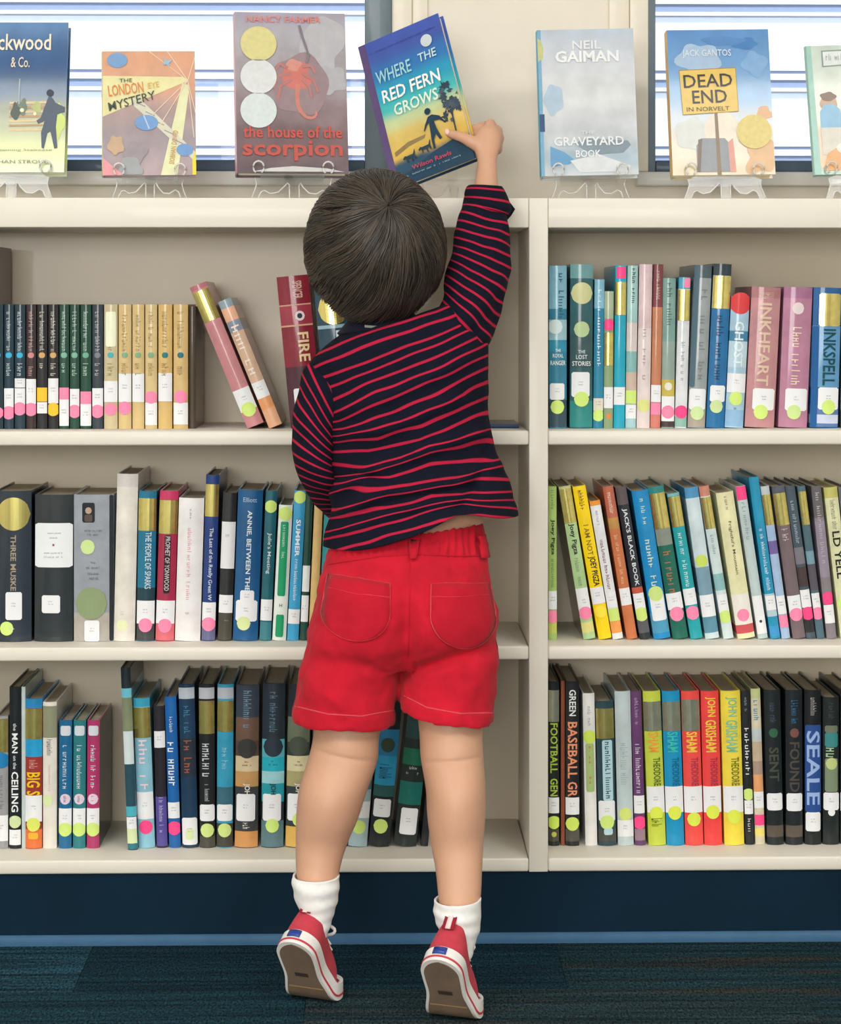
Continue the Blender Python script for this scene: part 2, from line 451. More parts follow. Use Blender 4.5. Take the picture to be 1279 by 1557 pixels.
def strip(x0, x1, zf, w, bl, off=.0005, n=8):
    """patch lying on the curved spine; zf(x) gives its lower and upper edge"""
    V = []; Fc = []
    for i in range(n + 1):
        x = x0 + (x1 - x0) * i / n; a, b = zf(x); yy = spine_y(x, w, bl) - off
        V += [Vector((x, yy, a)), Vector((x, yy, b))]
    for i in range(n): Fc.append([2 * i, 2 * i + 2, 2 * i + 3, 2 * i + 1])
    return V, Fc
M_PAGE = mat('b9ac94', 'paper', var=.08, scale=120.0)
BOOK_N = [0]
def spine_print(uv, fs, w, bl, off, m, parent):
    """flat print bent round the spine: cut along upright lines, then laid on the curve"""
    bm = bmesh.new(); vv = [bm.verts.new((x, 0, z)) for x, z in uv]
    for f in fs:
        try: bm.faces.new([vv[i] for i in f])
        except ValueError: pass
    x0 = min(x for x, z in uv); x1 = max(x for x, z in uv)
    for k in range(1, 10):
        xc = w * k / 10
        if x0 + 1e-5 < xc < x1 - 1e-5:
            bmesh.ops.bisect_plane(bm, geom=bm.verts[:] + bm.edges[:] + bm.faces[:], plane_co=(xc, 0, 0), plane_no=(1, 0, 0), dist=1e-7)
    for v in bm.verts: v.co.y = spine_y(min(max(v.co.x, 0), w), w, bl) - off
    me = bpy.data.meshes.new('title_lettering'); bm.to_mesh(me); bm.free(); me.materials.append(m)
    o = bpy.data.objects.new('title_lettering', me); COL.objects.link(o); o.parent = parent
    return o
def book(rw, xb0, xb1, xt0, yt, base, label, secs=(), items=(), D=None, soft=False, dy=0.0, side=None):
    Y = ROWY[rw[1]] + dy
    zs = SH[int(rw[1]) - 1][0]
    A = W(xb0, 700, Y).x; B = W(xb1, 700, Y).x
    ztop = zpx(yt, Y); xtop = W(xt0, 700, Y).x
    ang = math.atan2(xtop - A, ztop - zs)
    ca = math.cos(ang)
    w = max(.006, (B - A) * (ca if abs(ang) > .2 else 1) - .0007); h = (ztop - zs) / ca
    if ang > 0: h -= 0
    D = D or min(.160, .69 * h)
    bl = min(.0065, w * .19) * (.35 if soft else 1); t = min(.0026, w * .12)
    r = empty('book', (A, Y, zs + .0002 + max(0, w * math.sin(ang)))); r.rotation_euler = (0, ang, 0)
    tag(r, label, 'book', GROUP[rw])
    zl = lambda py: min(h - .0004, max(.0008, (zpx(py, Y) - zs) / ca))
    st = [(0.0, base)]
    for (y0, y1, c) in secs:                     # y0 above y1 in the photograph
        a, b = max(0, zl(y1) / h), min(1, zl(y0) / h)
        after = base
        for p, c2 in sorted(st):
            if p <= b + 1e-6: after = c2
        st = [s for s in st if not (a - 1e-6 <= s[0] <= b + 1e-6)] + [(a, c)]
        if b < .995: st.append((b, after))
    m = ramp_mat(tuple(sorted(st)), h) if secs else mat(base, 'gloss', var=.08)
    vs, fs = cover_mesh(w, h, D, bl, t)
    cov = obj('cover', vs, fs, m, r, True, 35)
    if side:
        cov.data.materials.append(mat(side, 'gloss', var=.2, scale=60.0))
        for pp in cov.data.polygons:
            if abs(pp.normal.x) > .9: pp.material_index = 1
    pv, pf = box_data(t * 1.05, w - t * 1.05, t + .001, D - .004, .003, h - .0035)
    obj('page_block', pv, pf, M_PAGE, r)
    seed = BOOK_N[0]; BOOK_N[0] += 1
    lay = 0
    for it in items:
        k = it[0]; lay += 1; off = .0004 + .00012 * lay
        if k in ('t', 'T', 's'):                 # lettering down the spine
            _, s, y0, y1, c = it[:5]; fw = it[5] if len(it) > 5 else .5; xo = it[6] if len(it) > 6 else .5
            z1, z0 = zl(y0), zl(y1)
            if k == 's': uv, fs2 = scribble(s, seed * 31 + lay)
            else: uv, fs2, _a = text_data(s, .02 if k == 'T' else .006)
            spine_print([(w * xo + (v - .5) * w * fw, z1 - u * (z1 - z0)) for (u, v) in uv], fs2, w, bl, off + .0002, mat(c, 'print'), r)
        elif k in ('h', 'H', 'hs'):                    # lettering across the spine
            _, s, yc, hp, c = it[:5]; fw = it[5] if len(it) > 5 else .8
            if k == 'hs': uv, fs2 = scribble(s, seed * 31 + lay)
            else: uv, fs2, _a = text_data(s, .02 if k == 'H' else .006)
            zc_ = zl(yc); hh = hp * .001
            spine_print([(w * .5 + (u - .5) * w * fw, zc_ + (v - .5) * hh) for (u, v) in uv], fs2, w, bl, off + .0002, mat(c, 'print'), r)
        elif k in ('dot', 'hex'):
            _, c, yc = it[:3]; rr = (it[3] if len(it) > 3 else 9.5) * .00102; xo = it[4] if len(it) > 4 else .5
            cz = zl(yc); cx = w * xo; x0 = max(0.0, cx - rr); x1 = min(w, cx + rr)
            if k == 'hex': zf = lambda x: (cz - min(rr * .9, rr * 1.5 - abs(x - cx) * 1.1), cz + min(rr * .9, rr * 1.5 - abs(x - cx) * 1.1))
            else: zf = lambda x: (max(.0006, cz - math.sqrt(max(0, rr * rr - (x - cx) ** 2))), cz + math.sqrt(max(0, rr * rr - (x - cx) ** 2)))
            vs2, fs2 = strip(x0, x1, zf, w, bl, off, 12)
            big = rr > .016
            obj('emblem' if k == 'hex' else ('foil_seal' if big else 'dot_sticker'), vs2, fs2, mat(STK.get(c, c), 'gold' if c in 'GS' else 'sticker', var=.03), r)
        else:                                    # label or foil band round the spine
            _, c, y0, y1 = it[:4]; f0 = it[4] if len(it) > 4 else .0; f1 = it[5] if len(it) > 5 else 1.0
            z1, z0 = zl(y0), zl(y1); x0, x1 = w * f0, w * f1; rc = .0025 if (f0 > 0 or f1 < 1) else 0
            def zf(x):
                d = max(0, rc - min(x - x0, x1 - x)); q = rc - math.sqrt(max(0, rc * rc - d * d)) if rc else 0
                return (z0 + q, z1 - q)
            vs2, fs2 = strip(x0, x1, zf, w, bl, off, 12 if rc else 8)
            foil = c in ('G', 'S')
            o = obj('foil_band' if foil else ('call_number_label' if c in 'wc' else 'spine_panel'), vs2, fs2,
                    mat(STK.get(c, c), 'gold' if foil else 'sticker', var=.14 if foil else .02, scale=90.0 if foil else 40.0), r)
            if c in 'wc' and (z1 - z0) < .05 and (x1 - x0) > .010:
                V, F2 = [], []
                for q in range(2):
                    uv, fq = scribble(5, seed * 7 + lay * 3 + q); n0 = len(V)
                    for (u, v) in uv:
                        x = (x0 + x1) / 2 + (u - .5) * .0075; V.append(Vector((x, spine_y(x, w, bl) - off - .0002, (z0 + z1) / 2 + .0045 - q * .0042 + (v - .5) * .0024)))
                    F2 += [[i + n0 for i in f] for f in fq]
                obj('call_number', V, F2, mat('8d9097', 'print'), o)
    return r

# ---- top shelf, left bay
L1 = 'L1'
book(L1, -66, -12, -66, 374, '5c5156', 'tall dull purple book at the left edge of the photo, above the series', [], D=.17)
def series(x0, x1, base, hexc, txt, items, label, top=463):
    its = [('s', 13, 474, 535, txt, .45), ('hex', hexc, 540, 4.6), ('s', 4, 552, 572, txt, .5)] + items
    book(L1, x0, x1, x0, top, base, label, [], its)
series(-11, 6, '233a44', '3fb4dd', '9fb2ba', [('dot', 'p', 627, 9)], 'thin dark book cut off by the left edge of the photo beside the teal paperbacks')
series(7, 22, '1f3a48', '3fb4dd', 'aebfc4', [('l', 'w', 590, 619), ('dot', 'p', 627, 10)], 'dark teal book, first of two with blue hexagons')
series(23, 39.5, '1f3a48', '3fb4dd', 'aebfc4', [('l', 'w', 575, 589), ('l', 'w', 590, 616), ('dot', 'p', 621, 10)], 'dark teal book, second of two with blue hexagons')
series(40.5, 56, '372a2d', 'd08c8c', 'bd9a98', [('l', 'w', 576, 614), ('dot', 'p', 622, 10)], 'dark brown book with pink hexagon and pink dot')
series(57, 73, '26262a', 'd6ab70', 'c9c3b4', [('l', 'y', 589, 610), ('l', 'w', 611, 628)], 'black book with tan hexagon and yellow sticker above its label')
series(74, 90, '26262a', 'd6ab70', 'c9c3b4', [('l', 'w', 575, 613), ('dot', 'y', 622, 10)], 'black book with tan hexagon and yellow dot below its label')
series(91, 106, '1f4a3c', '7fb6a0', 'a8c4b6', [('l', 'p', 589, 607), ('l', 'w', 607, 647)], 'dark green book with pink sticker above a long white label, left of three')
series(107, 122, '1f4a3c', '7fb6a0', 'a8c4b6', [('l', 'w', 591, 619), ('dot', 'p', 625, 10)], 'dark green book with pink dot under its white label, middle of three')
series(123, 140, '1f4a3c', '6fae96', 'a8c4b6', [('l', 'p', 595, 614), ('l', 'w', 614, 647)], 'dark green book with pink sticker above a long white label, right of three')
series(141, 158, '36404a', '78828c', 'a9b0b6', [('l', 'w', 590, 618), ('dot', 'p', 625, 10)], 'dark slate book between the green and the cream series books')
series(159, 180, 'cfc19a', '4fb0b4', '9a8a60', [('l', 'f3f6da', 474, 527, .12, .9), ('l', 'w', 579, 611), ('dot', 'p', 622, 9.5)], 'pale cream book with a bright-lit patch painted near the top')  # pale panel paints a bright-lit patch on the spine
series(181, 201, 'd9bf86', '86ad8a', 'a08d58', [('l', 'w', 568, 611), ('dot', 'p', 620, 10)], 'tan book with green hexagon and pink dot under white label')
series(202, 220.5, 'd9bf86', '86ad8a', 'a08d58', [('l', 'w', 568, 611)], 'tan book with green hexagon and white label without a dot')
series(221.5, 240, 'd8c08c', '86ad8a', 'a08d58', [('l', 'w', 612, 646), ('dot', 'p', 604, 9.5)], 'tan book with green hexagon and pink dot over white label')
series(241.5, 263, 'd9b876', '2f7d82', '9c834a', [('l', 'w', 567, 610)], 'golden tan book with dark teal hexagon and white label')
series(264.5, 287, 'd6b77c', '2b7480', '9c834a', [('l', 'w', 612, 645), ('dot', 'p', 603, 10)], 'golden tan book with dark teal hexagon and pink dot, last of its series')
book(L1, 287.5, 299, 287.5, 466, '4a4034', 'dark thin book standing against the golden series', D=.14, dy=.006)
book(L1, 377, 406, 289, 438, 'c98a8e', 'pink book leaning left with gold band and green dot',
     [(436, 445, 'b9717c')], [('l', 'G', 447, 492), ('l', 'w', 596, 628), ('dot', 'g', 627, 11)])
book(L1, 410, 433, 332, 460, 'e2ae8c', 'peach patterned book leaning left against the pink one',
     [(456, 472, '8fa3ad'), (472, 492, 'e3b092'), (492, 508, '8d98a6'), (508, 585, 'd9b79d'), (608, 625, 'e8a06c')], [('l', 'w', 584, 608), ('s', 6, 498, 575, 'f1e4d8', .6)])
book(L1, 443, 492, 421, 422, '8a2436', 'maroon book with an eye picture and cream title beside the child',
     [(560, 650, '4d2434'), (466, 497, 'a23a4a')],
     [('T', 'SPENCER', 430, 457, 'd9b0a4', .3, .62), ('l', 'd8a88e', 465, 467), ('l', 'd8a88e', 496, 498.5), ('dot', 'e8d9dc', 483, 7.5, .62), ('dot', '2f3a46', 483, 4, .62),
      ('T', 'FIRE', 508, 552, 'e9cf9e', .34, .66), ('l', 'w', 592, 628, .2, .6)])
book(L1, 498, 548, 477, 428, '24495e', 'navy book with a big gold seal half hidden by the child\'s head',
     [(497, 502, '9fc3cf')], [('dot', 'G', 472, 24, .55), ('T', 'E', 505, 520, 'd6e6ec', .4, .75)])
fl = tag(empty('book', (W(700, 640, .1).x, .06, .7782)), 'navy book lying flat at the end of the shelf behind the child', 'book', GROUP[L1])
fv, ff = cover_mesh(.006, .150, .12, .0008, .0012)
rotm = Matrix.Rotation(math.radians(90), 4, 'Y')
obj('cover', [Vector((v.z - .06, v.y, .006 - v.x)) for v in fv], [f[::-1] for f in ff][::1], mat('1d3f66', 'gloss'), fl, True, 35)
pv, pf = box_data(-.057, .087, .002, .117, .0014, .0046); obj('page_block', pv, pf, M_PAGE, fl)

# ---- top shelf, right bay
R1 = 'R1'
book(R1, 835.5, 863, 835.5, 404, '2f7f9c', 'blue book with white title at the left end of the shelf', [(403, 470, '7fb2c6'), (487, 520, '9cc4cf'), (518, 535, '2b8fae'), (609, 650, '35505c')],
     [('s', 8, 415, 485, '2c5f78', .3, .68), ('dot', 'd5e6e6', 497, 11, .35), ('h', 'THE', 533, 4.5, 'e8f2f4', .3), ('h', 'ROYAL', 541, 6, 'e8f2f4', .6), ('h', 'RANGER', 552, 7, 'f2f7f8', .85),
      ('l', 'w', 583, 608, .04, .86), ('dot', 'g', 619, 10.5, .46)])
book(R1, 867, 902, 868, 402, '2f5f66', 'dark teal book with pale round emblem and white title', [(402, 424, '6fa0a2'), (510, 560, '35555a'), (610, 650, '2f8a86')],
     [('dot', 'cfd09a', 446, 16.5, .5), ('dot', 'b9cf9a', 501, 12, .5), ('h', 'THE', 535, 5, 'dfe9ea', .32), ('h', 'LOST', 543, 6.5, 'dfe9ea', .5), ('h', 'STORIES', 553, 7, 'f0f5f5', .82),
      ('l', 'w', 566, 604, .06, .86), ('dot', 'g', 607, 11.5)])
book(R1, 902.5, 918, 905, 425, '2a85a6', 'slim blue book with a cream label and green dot at its foot', [(425, 470, '7fb6cc')],
     [('s', 14, 440, 560, 'cfe3ea', .35), ('l', 'c', 606, 625), ('dot', 'g', 632, 9)])
book(R1, 918.5, 933, 920, 443, '8ea57d', 'short green book with a pink dot in its middle', [(443, 485, 'a6b79a')],
     [('dot', 'P', 494, 9), ('l', 'G', 506, 556), ('l', 'w', 589, 621), ('l', 'o', 629, 637, .3, .75)])
book(R1, 933.5, 951, 936.5, 404, '22a9c4', 'bright cyan book with gold band under a pink dot', [], [('l', 'P', 406, 424, .1, .95), ('l', 'G', 429, 479), ('l', 'w', 589, 616)])
book(R1, 951.5, 968, 955, 404, 'a3c9c4', 'pale aqua book with black lettering near its top', [(492, 535, 'd8cfc9'), (535, 567, '86b9b8'), (567, 595, 'cdb8a8'), (635, 650, 'a8cfd6')],
     [('s', 9, 408, 462, '35484a', .35, .6), ('l', 'g', 594, 614), ('l', 'w', 616, 637)])
book(R1, 968.5, 989, 973, 402, 'e4d6d4', 'pale pink book between aqua and copper ones', [(402, 500, 'dcc3c6')], [('s', 8, 500, 580, 'b9a6a6', .3), ('dot', 'dfe58f', 617, 9.5)])
book(R1, 989.5, 1005, 994.5, 402, 'c5825f', 'copper book with a maroon top', [(402, 468, '7c4046'), (630, 650, 'd67f74')], [('s', 12, 412, 462, 'd9b3a8', .35), ('l', 'w', 586, 612), ('l', 'p', 613, 631)])
book(R1, 1006, 1026, 1009, 423, '7ea39c', 'grey green book with a yellow panel and pink dot', [(520, 578, '93a89e'), (578, 604, 'c9b656'), (640, 650, '4a3a3a')],
     [('s', 9, 430, 500, '4f6d69', .4), ('dot', 'e6e6d8', 588, 6), ('l', 'w', 603, 641), ('dot', 'p', 627, 10)])
book(R1, 1026.5, 1045, 1033, 422, 'dfe3e6', 'white book with pink top and gold band', [(422, 440, '4aa0bb'), (634, 650, '8fbcae')],
     [('l', 'p', 423, 438, .45, .98), ('l', 'G', 441, 488), ('s', 12, 520, 580, '9aa6ad', .3), ('dot', 'P', 627, 10)])
book(R1, 1046, 1073, 1057, 404, '9aa3a4', 'tall silver grey book leaning right, white label at foot', [(404, 424, '4d6068'), (628, 650, 'aea396')],
     [('l', '55707e', 404, 590, 0, .28), ('s', 14, 440, 580, '7e8686', .35, .6), ('l', 'w', 592, 624, .02, .95), ('dot', 'cfe6a8', 629, 10.5)])
book(R1, 1074, 1102, 1086, 402, '1f6fa6', 'tall blue book with dark top and wide gold band', [(402, 420, '2b3d48')],
     [('l', 'G', 420, 470), ('s', 12, 480, 580, '153f66', .4), ('l', 'w', 587, 612, .12, .95), ('dot', 'cde2a4', 619, 10, .5)])
book(R1, 1102.5, 1131, 1113, 452, 'a9cbe0', 'shorter light blue book with a red cap at the top', [(505, 520, '3f86ad'), (520, 560, 'bcd8e4'), (625, 650, '8fb9dc')],
     [('dot', 'r', 462, 16.5, .5), ('T', 'GHOST', 490, 558, 'e3eef2', .5), ('l', 'w', 569, 598), ('dot', 'g', 607, 10.5), ('s', 5, 620, 624, '3a5a78', .2)])
book(R1, 1133, 1178, 1144, 438, 'bf8a8e', 'thick dusty rose book with a bronze title', [(438, 455, 'b0787c')],
     [('s', 4, 446, 456, 'd9bfae', .5, .5), ('T', 'INKHEART', 462, 588, 'dcc0a8', .4, .5), ('l', 'w', 592, 625, .2, .95), ('dot', 'g', 628, 11)])
book(R1, 1184, 1228, 1193, 438, 'b8809a', 'thick mauve book with a pale script title', [(438, 455, 'a96f92')],
     [('dot', 'e6d8d8', 470, 9, .5), ('s', 11, 498, 588, 'ecd9bd', .3, .5), ('l', 'w', 592, 626, .18, .95), ('dot', 'cfe79a', 628, 11)])
book(R1, 1232, 1275, 1238, 438, '1f5f9c', 'thick blue book with gold band and large dark letters', [(497, 590, '5f9ac6'), (618, 650, '5a78ae'), (632, 645, 'c9d3e8')],
     [('l', '1f5f9c', 497, 650, 0, .22), ('l', 'G', 447, 497, .2, .98), ('T', 'INKSPELL', 501, 587, '0f4b5c', .46, .6), ('l', 'w', 590, 624, .24, .98), ('dot', 'g', 620, 11, .62)])
book(R1, 1279, 1316, 1281, 442, '3b4c4a', 'dark book at the right end past the blue letters', [], [('l', 'w', 590, 624)])

# ---- middle shelf, left bay
L2 = 'L2'
book(L2, -8, 49, -8, 745, '2a3540', 'thick black book with gold seal and stacked title', [], [('dot', 'G', 780, 25, .53), ('T', 'THREE MUSKE', 812, 896, 'a89a86', .15, .53), ('l', 'w', 898, 940, .32, .76), ('dot', 'g', 953, 10.5, .35), ('hs', 4, 953, 3, 'c9cdd0', .16)])
book(L2, 53, 112, 54, 751, '2b3336', 'thick black book with a white printed panel', [], [('l', 'eef2f4', 794, 861, .01, .99), ('hs', 9, 809, 2.6, '8b9094', .4), ('hs', 5, 816, 2.6, '8b9094', .22), ('dot', '9a5a5a', 827, 1.8), ('hs', 11, 839, 2.6, '8b9094', .5), ('hs', 11, 845, 2.6, '8b9094', .5), ('l', 'w', 903, 930, .2, .68)])
book(L2, 113, 174, 113, 751, '9aa1aa', 'thick silver book with a small portrait and green seal', [(930, 975, 'b5b0a6')],
     [('l', '2b3036', 751, 975, .9, 1.0), ('l', '23272c', 763, 793, .22, .54), ('dot', 'b7a08c', 775, 5, .38), ('l', '5a4f4c', 781, 792, .28, .48), ('hs', 9, 805, 3.6, '6b727c', .45), ('hs', 6, 811, 3.6, '6b727c', .3), ('dot', 'cfe89c', 830, 11, .36),
      ('hs', 3, 853, 4, '6b727c', .12), ('hs', 8, 861, 4, '6b727c', .36), ('hs', 6, 870, 4.4, '6b727c', .28), ('hs', 6, 877, 4.4, '6b727c', .3), ('dot', '8ea075', 915, 24, .45), ('l', 'w', 941, 973, .28, .66)])
book(L2, 173.5, 206, 179, 720, 'e6e2d8', 'tallest cream white book on the middle shelf', [(720, 740, 'd9d6d0')], [('dot', 'e6edbe', 949, 8.5, .4), ('s', 4, 928, 934, 'b9b9b0', .2, .4)])
book(L2, 208, 235.5, 212, 746, '1f7798', 'teal blue book with gold band and pink dot', [(893, 913, '22424c'), (945, 975, '45484a')], [('l', 'G', 757, 806), ('t', 'THE PEOPLE OF SPARKS', 808, 894, 'd5e4ea', .34, .6), ('l', 'w', 912, 947), ('dot', 'p', 949, 10.5)])
book(L2, 237, 265.5, 244, 746, 'a82f4e', 'crimson book with gold band and black title strip', [(746, 760, 'd03a68'), (945, 975, 'e0707a')], [('l', 'G', 760, 811), ('l', '2d2226', 813, 901, .35, .7), ('t', 'PROPHET OF YONWOOD', 815, 897, 'd9c9cd', .26, .53), ('l', 'w', 912, 947), ('dot', 'p', 950, 10.5)])
book(L2, 266.5, 305.5, 273, 757, 'eeeded', 'white book with faint pink lettering', [], [('s', 12, 772, 788, '6d6d70', .1, .5), ('s', 20, 796, 912, 'e3a9b4', .16, .48), ('s', 5, 930, 934, '8f9296', .2)])
book(L2, 307, 328, 314, 722, '23407f', 'tall navy blue book with gold band and white script', [(942, 975, '6a6c92')], [('l', 'G', 736, 785), ('t', 'The Last of the Really Great W', 802, 912, 'dbe2ee', .36, .5), ('l', 'w', 915, 943), ('dot', 'p', 948, 10.5)])
book(L2, 331.5, 353, 340, 749, '2b2e30', 'black book with white panel between two blue ones', [(930, 975, '4e4b42')], [('l', 'eceeee', 793, 864), ('s', 5, 812, 816, '9fa3a6', .4), ('l', 'w', 904, 931), ('hs', 5, 942, 2.6, '9b9a92', .5)])
book(L2, 354.5, 393, 363, 745, '1c5c90', 'broad blue book with white capitals down its spine', [], [('h', 'Elliott', 760, 7, 'a9c5da', .55), ('T', 'ANNIE, BETWEEN THE', 776, 898, 'dce9f0', .22, .5), ('l', 'w', 897, 917, .24, .8), ('l', 'w', 912, 944, .08, .94), ('dot', 'dcebaa', 947, 10.5, .42)])
book(L2, 395, 413, 405, 746, '1f6573', 'dark teal book with green dot near its top', [(945, 975, '3f8590')], [('dot', 'g', 770, 9.5), ('t', 'Julie\'s Meeting', 810, 872, 'd6e6e8', .42), ('l', 'w', 911, 943)])
book(L2, 414.5, 436, 425, 768, 'e7efe9', 'white book with a broad green stripe', [], [('l', '1f9e6a', 793, 906, .2, .78), ('l', '1f9e6a', 934, 968, .2, .78), ('dot', 'g', 781, 10.5), ('s', 14, 798, 850, 'bfe3d0', .25), ('h', 'H', 920, 5, '4a4e52', .2)])
book(L2, 437, 455, 448.5, 746, '3fa3d2', 'sky blue book with white capitals and green dot', [], [('dot', 'g', 756, 9.5), ('T', 'SUMMER', 790, 846, 'e9f4fa', .4), ('s', 18, 850, 914, 'd9ecf6', .3), ('l', 'w', 926, 948)])
book(L2, 456.5, 468, 466, 748, '1f4a40', 'dark green slim book beside the sky blue one', [(860, 900, 'e8efee')], [('l', 'w', 905, 945)])
book(L2, 469.5, 483, 479.5, 752, 'd9b878', 'wood yellow book partly behind the red shorts', [], [])
book(L2, 484.5, 512, 495, 750, '2f8f96', 'teal book almost hidden behind the shirt', [], [])

# ---- middle shelf, right bay
R2 = 'R2'
book(R2, 835, 848, 834.5, 740, 'a9c973', 'upright green book against the bookcase upright', [(948, 964, 'c6cc62')], [('s', 8, 745, 775, '6d8a4c', .4), ('T', 'Joey Pigza', 790, 844, '20281c', .55), ('s', 14, 850, 895, '6f8c50', .4), ('l', 'w', 899, 927), ('dot', 'p', 938, 9.5)])
book(R2, 888, 907, 850, 741, 'b3d39a', 'green leaning book with gold upper half and black title', [(741, 797, 'c3c98a'), (948, 964, 'e0d98a')], [('l', 'G', 745, 797), ('T', 'Joey Pigza', 798, 845, '1d251d', .5), ('s', 12, 850, 893, '7c9a6c', .4), ('l', 'w', 896, 940), ('dot', 'p', 934, 10)], side='8a6f62')
book(R2, 911, 931.5, 871, 741, 'ffdc14', 'bright yellow leaning book with black title', [], [('s', 7, 747, 778, '7a4a20', .4), ('t', 'I AM NOT', 800, 846, '7d6a10', .4), ('T', 'JOEY PIGZA', 848, 893, '1d1a10', .6), ('l', 'w', 895, 920), ('dot', 'ffe94a', 932, 9.5)])
book(R2, 932.5, 949, 897, 763, 'e9edf0', 'short white leaning book with orange top', [(763, 771, 'ef9a3c'), (946, 965, 'f4a45c')], [('s', 12, 778, 800, '9aa0a6', .3), ('s', 16, 822, 900, '8a4a50', .35), ('l', 'w', 902, 926), ('l', 'g', 927, 946)])
book(R2, 954, 970.5, 917, 741, 'd07a4e', 'rust orange leaning book', [(741, 790, 'bf6a52'), (790, 806, 'c0904e')], [('s', 12, 750, 786, 'f0d3c0', .4), ('s', 20, 815, 890, 'e9b896', .35), ('l', 'w', 896, 922)])
book(R2, 974, 991, 936, 742, '2b2f36', 'black leaning book with white hand drawn title', [(742, 770, '5f5656'), (895, 905, 'c45a44'), (942, 965, '5c5c62')], [('T', 'JACK\'S BLACK BOOK', 775, 893, 'd9e1e6', .5), ('l', 'w', 904, 930), ('dot', 'g', 936, 10.5)])
book(R2, 995, 1021, 961, 748, '1e8ecb', 'wide bright blue leaning book with tall white label', [(935, 965, '4f9ec4')], [('s', 7, 760, 800, 'c9e2c4', .25), ('s', 8, 822, 895, 'cfe0c9', .34), ('l', 'w', 905, 946, .1, .95), ('dot', 'cfe88c', 905, 11.5)])
book(R2, 1024, 1048, 986, 742, '1f6b5c', 'dark green leaning book with gold band and pink dot', [(742, 752, '2f8a86'), (805, 832, '8d968a')], [('l', 'G', 752, 806), ('s', 8, 840, 905, 'b3714c', .5), ('l', 'w', 904, 929), ('dot', 'p', 936, 11)])
book(R2, 1051, 1070, 1015, 752, '27a6b0', 'turquoise leaning book with gold top band', [(752, 757, '7cbfbf')], [('l', 'G', 757, 803), ('s', 14, 812, 895, 'c4e6e8', .4), ('l', 'w', 897, 922), ('dot', 'p', 934, 10.5)])
book(R2, 1073.5, 1095, 1041, 743, 'cfe0e6', 'pale blue leaning book with a green dot in its middle', [(743, 760, '4f9ac8'), (865, 907, '7fa3b6'), (940, 965, '5f93a8')], [('dot', 'cfe36a', 855, 9.5), ('l', 'w', 907, 940)])
book(R2, 1101, 1117, 1063, 741, 'd3e4e4', 'pale leaning book with rose top and long gold band', [(741, 757, 'cf8a78'), (875, 900, '8fc0c0')], [('l', 'G', 758, 806), ('s', 7, 815, 850, '7f9aa4', .35), ('l', 'w', 906, 935), ('dot', 'g', 940, 9.5)])
book(R2, 1122.5, 1149.5, 1089, 751, 'e9e6b8', 'broad pale yellow leaning book with black title', [(953, 966, 'd0565c')], [('s', 10, 757, 780, '8f8c6a', .2), ('t', 'Frightful\'s Mountain', 795, 876, '5c5c3c', .22), ('l', 'eeeae2', 906, 952), ('dot', 'p', 938, 9.5)])
book(R2, 1153.5, 1169, 1119, 741, 'c2d2d2', 'pale grey leaning book with a pink square at its top', [], [('l', 'P', 741, 762), ('s', 10, 765, 830, '93a7aa', .4), ('l', 'w', 908, 966), ('dot', '3a4a4a', 947, 2.2)])
book(R2, 1172.5, 1188, 1139, 727, '2796bd', 'tallest blue leaning book with white lettering', [(906, 940, 'b9d2da'), (955, 970, '3f9ad2')], [('s', 24, 806, 900, 'cfe6ee', .4), ('l', 'w', 908, 930)])
book(R2, 1189.5, 1203, 1157, 741, 'a9c3e2', 'light blue leaning book with a purple picture', [(741, 800, 'c3cfd0'), (825, 845, '7a6aa8')], [('l', 'G', 754, 800), ('l', 'w', 908, 936), ('l', 'p', 938, 956)])
book(R2, 1206.5, 1226.5, 1174, 741, '7a6a6e', 'brown mauve leaning book with gold band', [(741, 752, '59606a')], [('l', 'G', 752, 801), ('s', 6, 806, 830, 'c9bfc0', .5), ('l', 'w', 908, 935), ('dot', 'p', 937, 10)])
book(R2, 1227, 1242, 1194.5, 741, '4a5a66', 'slate leaning book with a low pink dot on black', [(835, 860, '7d7a84'), (865, 895, '4a3c40'), (945, 965, '2f3034')], [('s', 14, 758, 830, 'a9b6bf', .4), ('l', 'w', 899, 926), ('dot', 'P', 935, 10)])
book(R2, 1243, 1255.5, 1213, 741, '52707c', 'slate blue slim leaning book with gold band', [(840, 860, '7ba0ae'), (860, 900, '5a5660')], [('l', 'G', 749, 800), ('l', 'w', 904, 930), ('dot', 'p', 935, 9.5)])
book(R2, 1258, 1273.5, 1234, 741, '8a8288', 'grey mauve leaning book with pink dot above its label', [(741, 790, '6a6668'), (795, 880, '9a8fa0')], [('s', 16, 750, 860, 'b9b0b8', .4), ('dot', 'P', 912, 10), ('l', 'w', 922, 950)])
book(R2, 1279, 1300, 1253, 743, 'dfe0b4', 'pale yellow leaning book with bold black letters at the right edge', [(743, 760, 'c9c470')], [('s', 14, 762, 808, '8c9078', .4), ('T', 'LD YELL', 810, 882, '23241c', .55), ('dot', 'g', 920, 10)])
book(R2, 1303, 1318, 1275, 743, '6d7076', 'grey leaning book past the pale yellow one', [], [('l', 'w', 905, 935)])

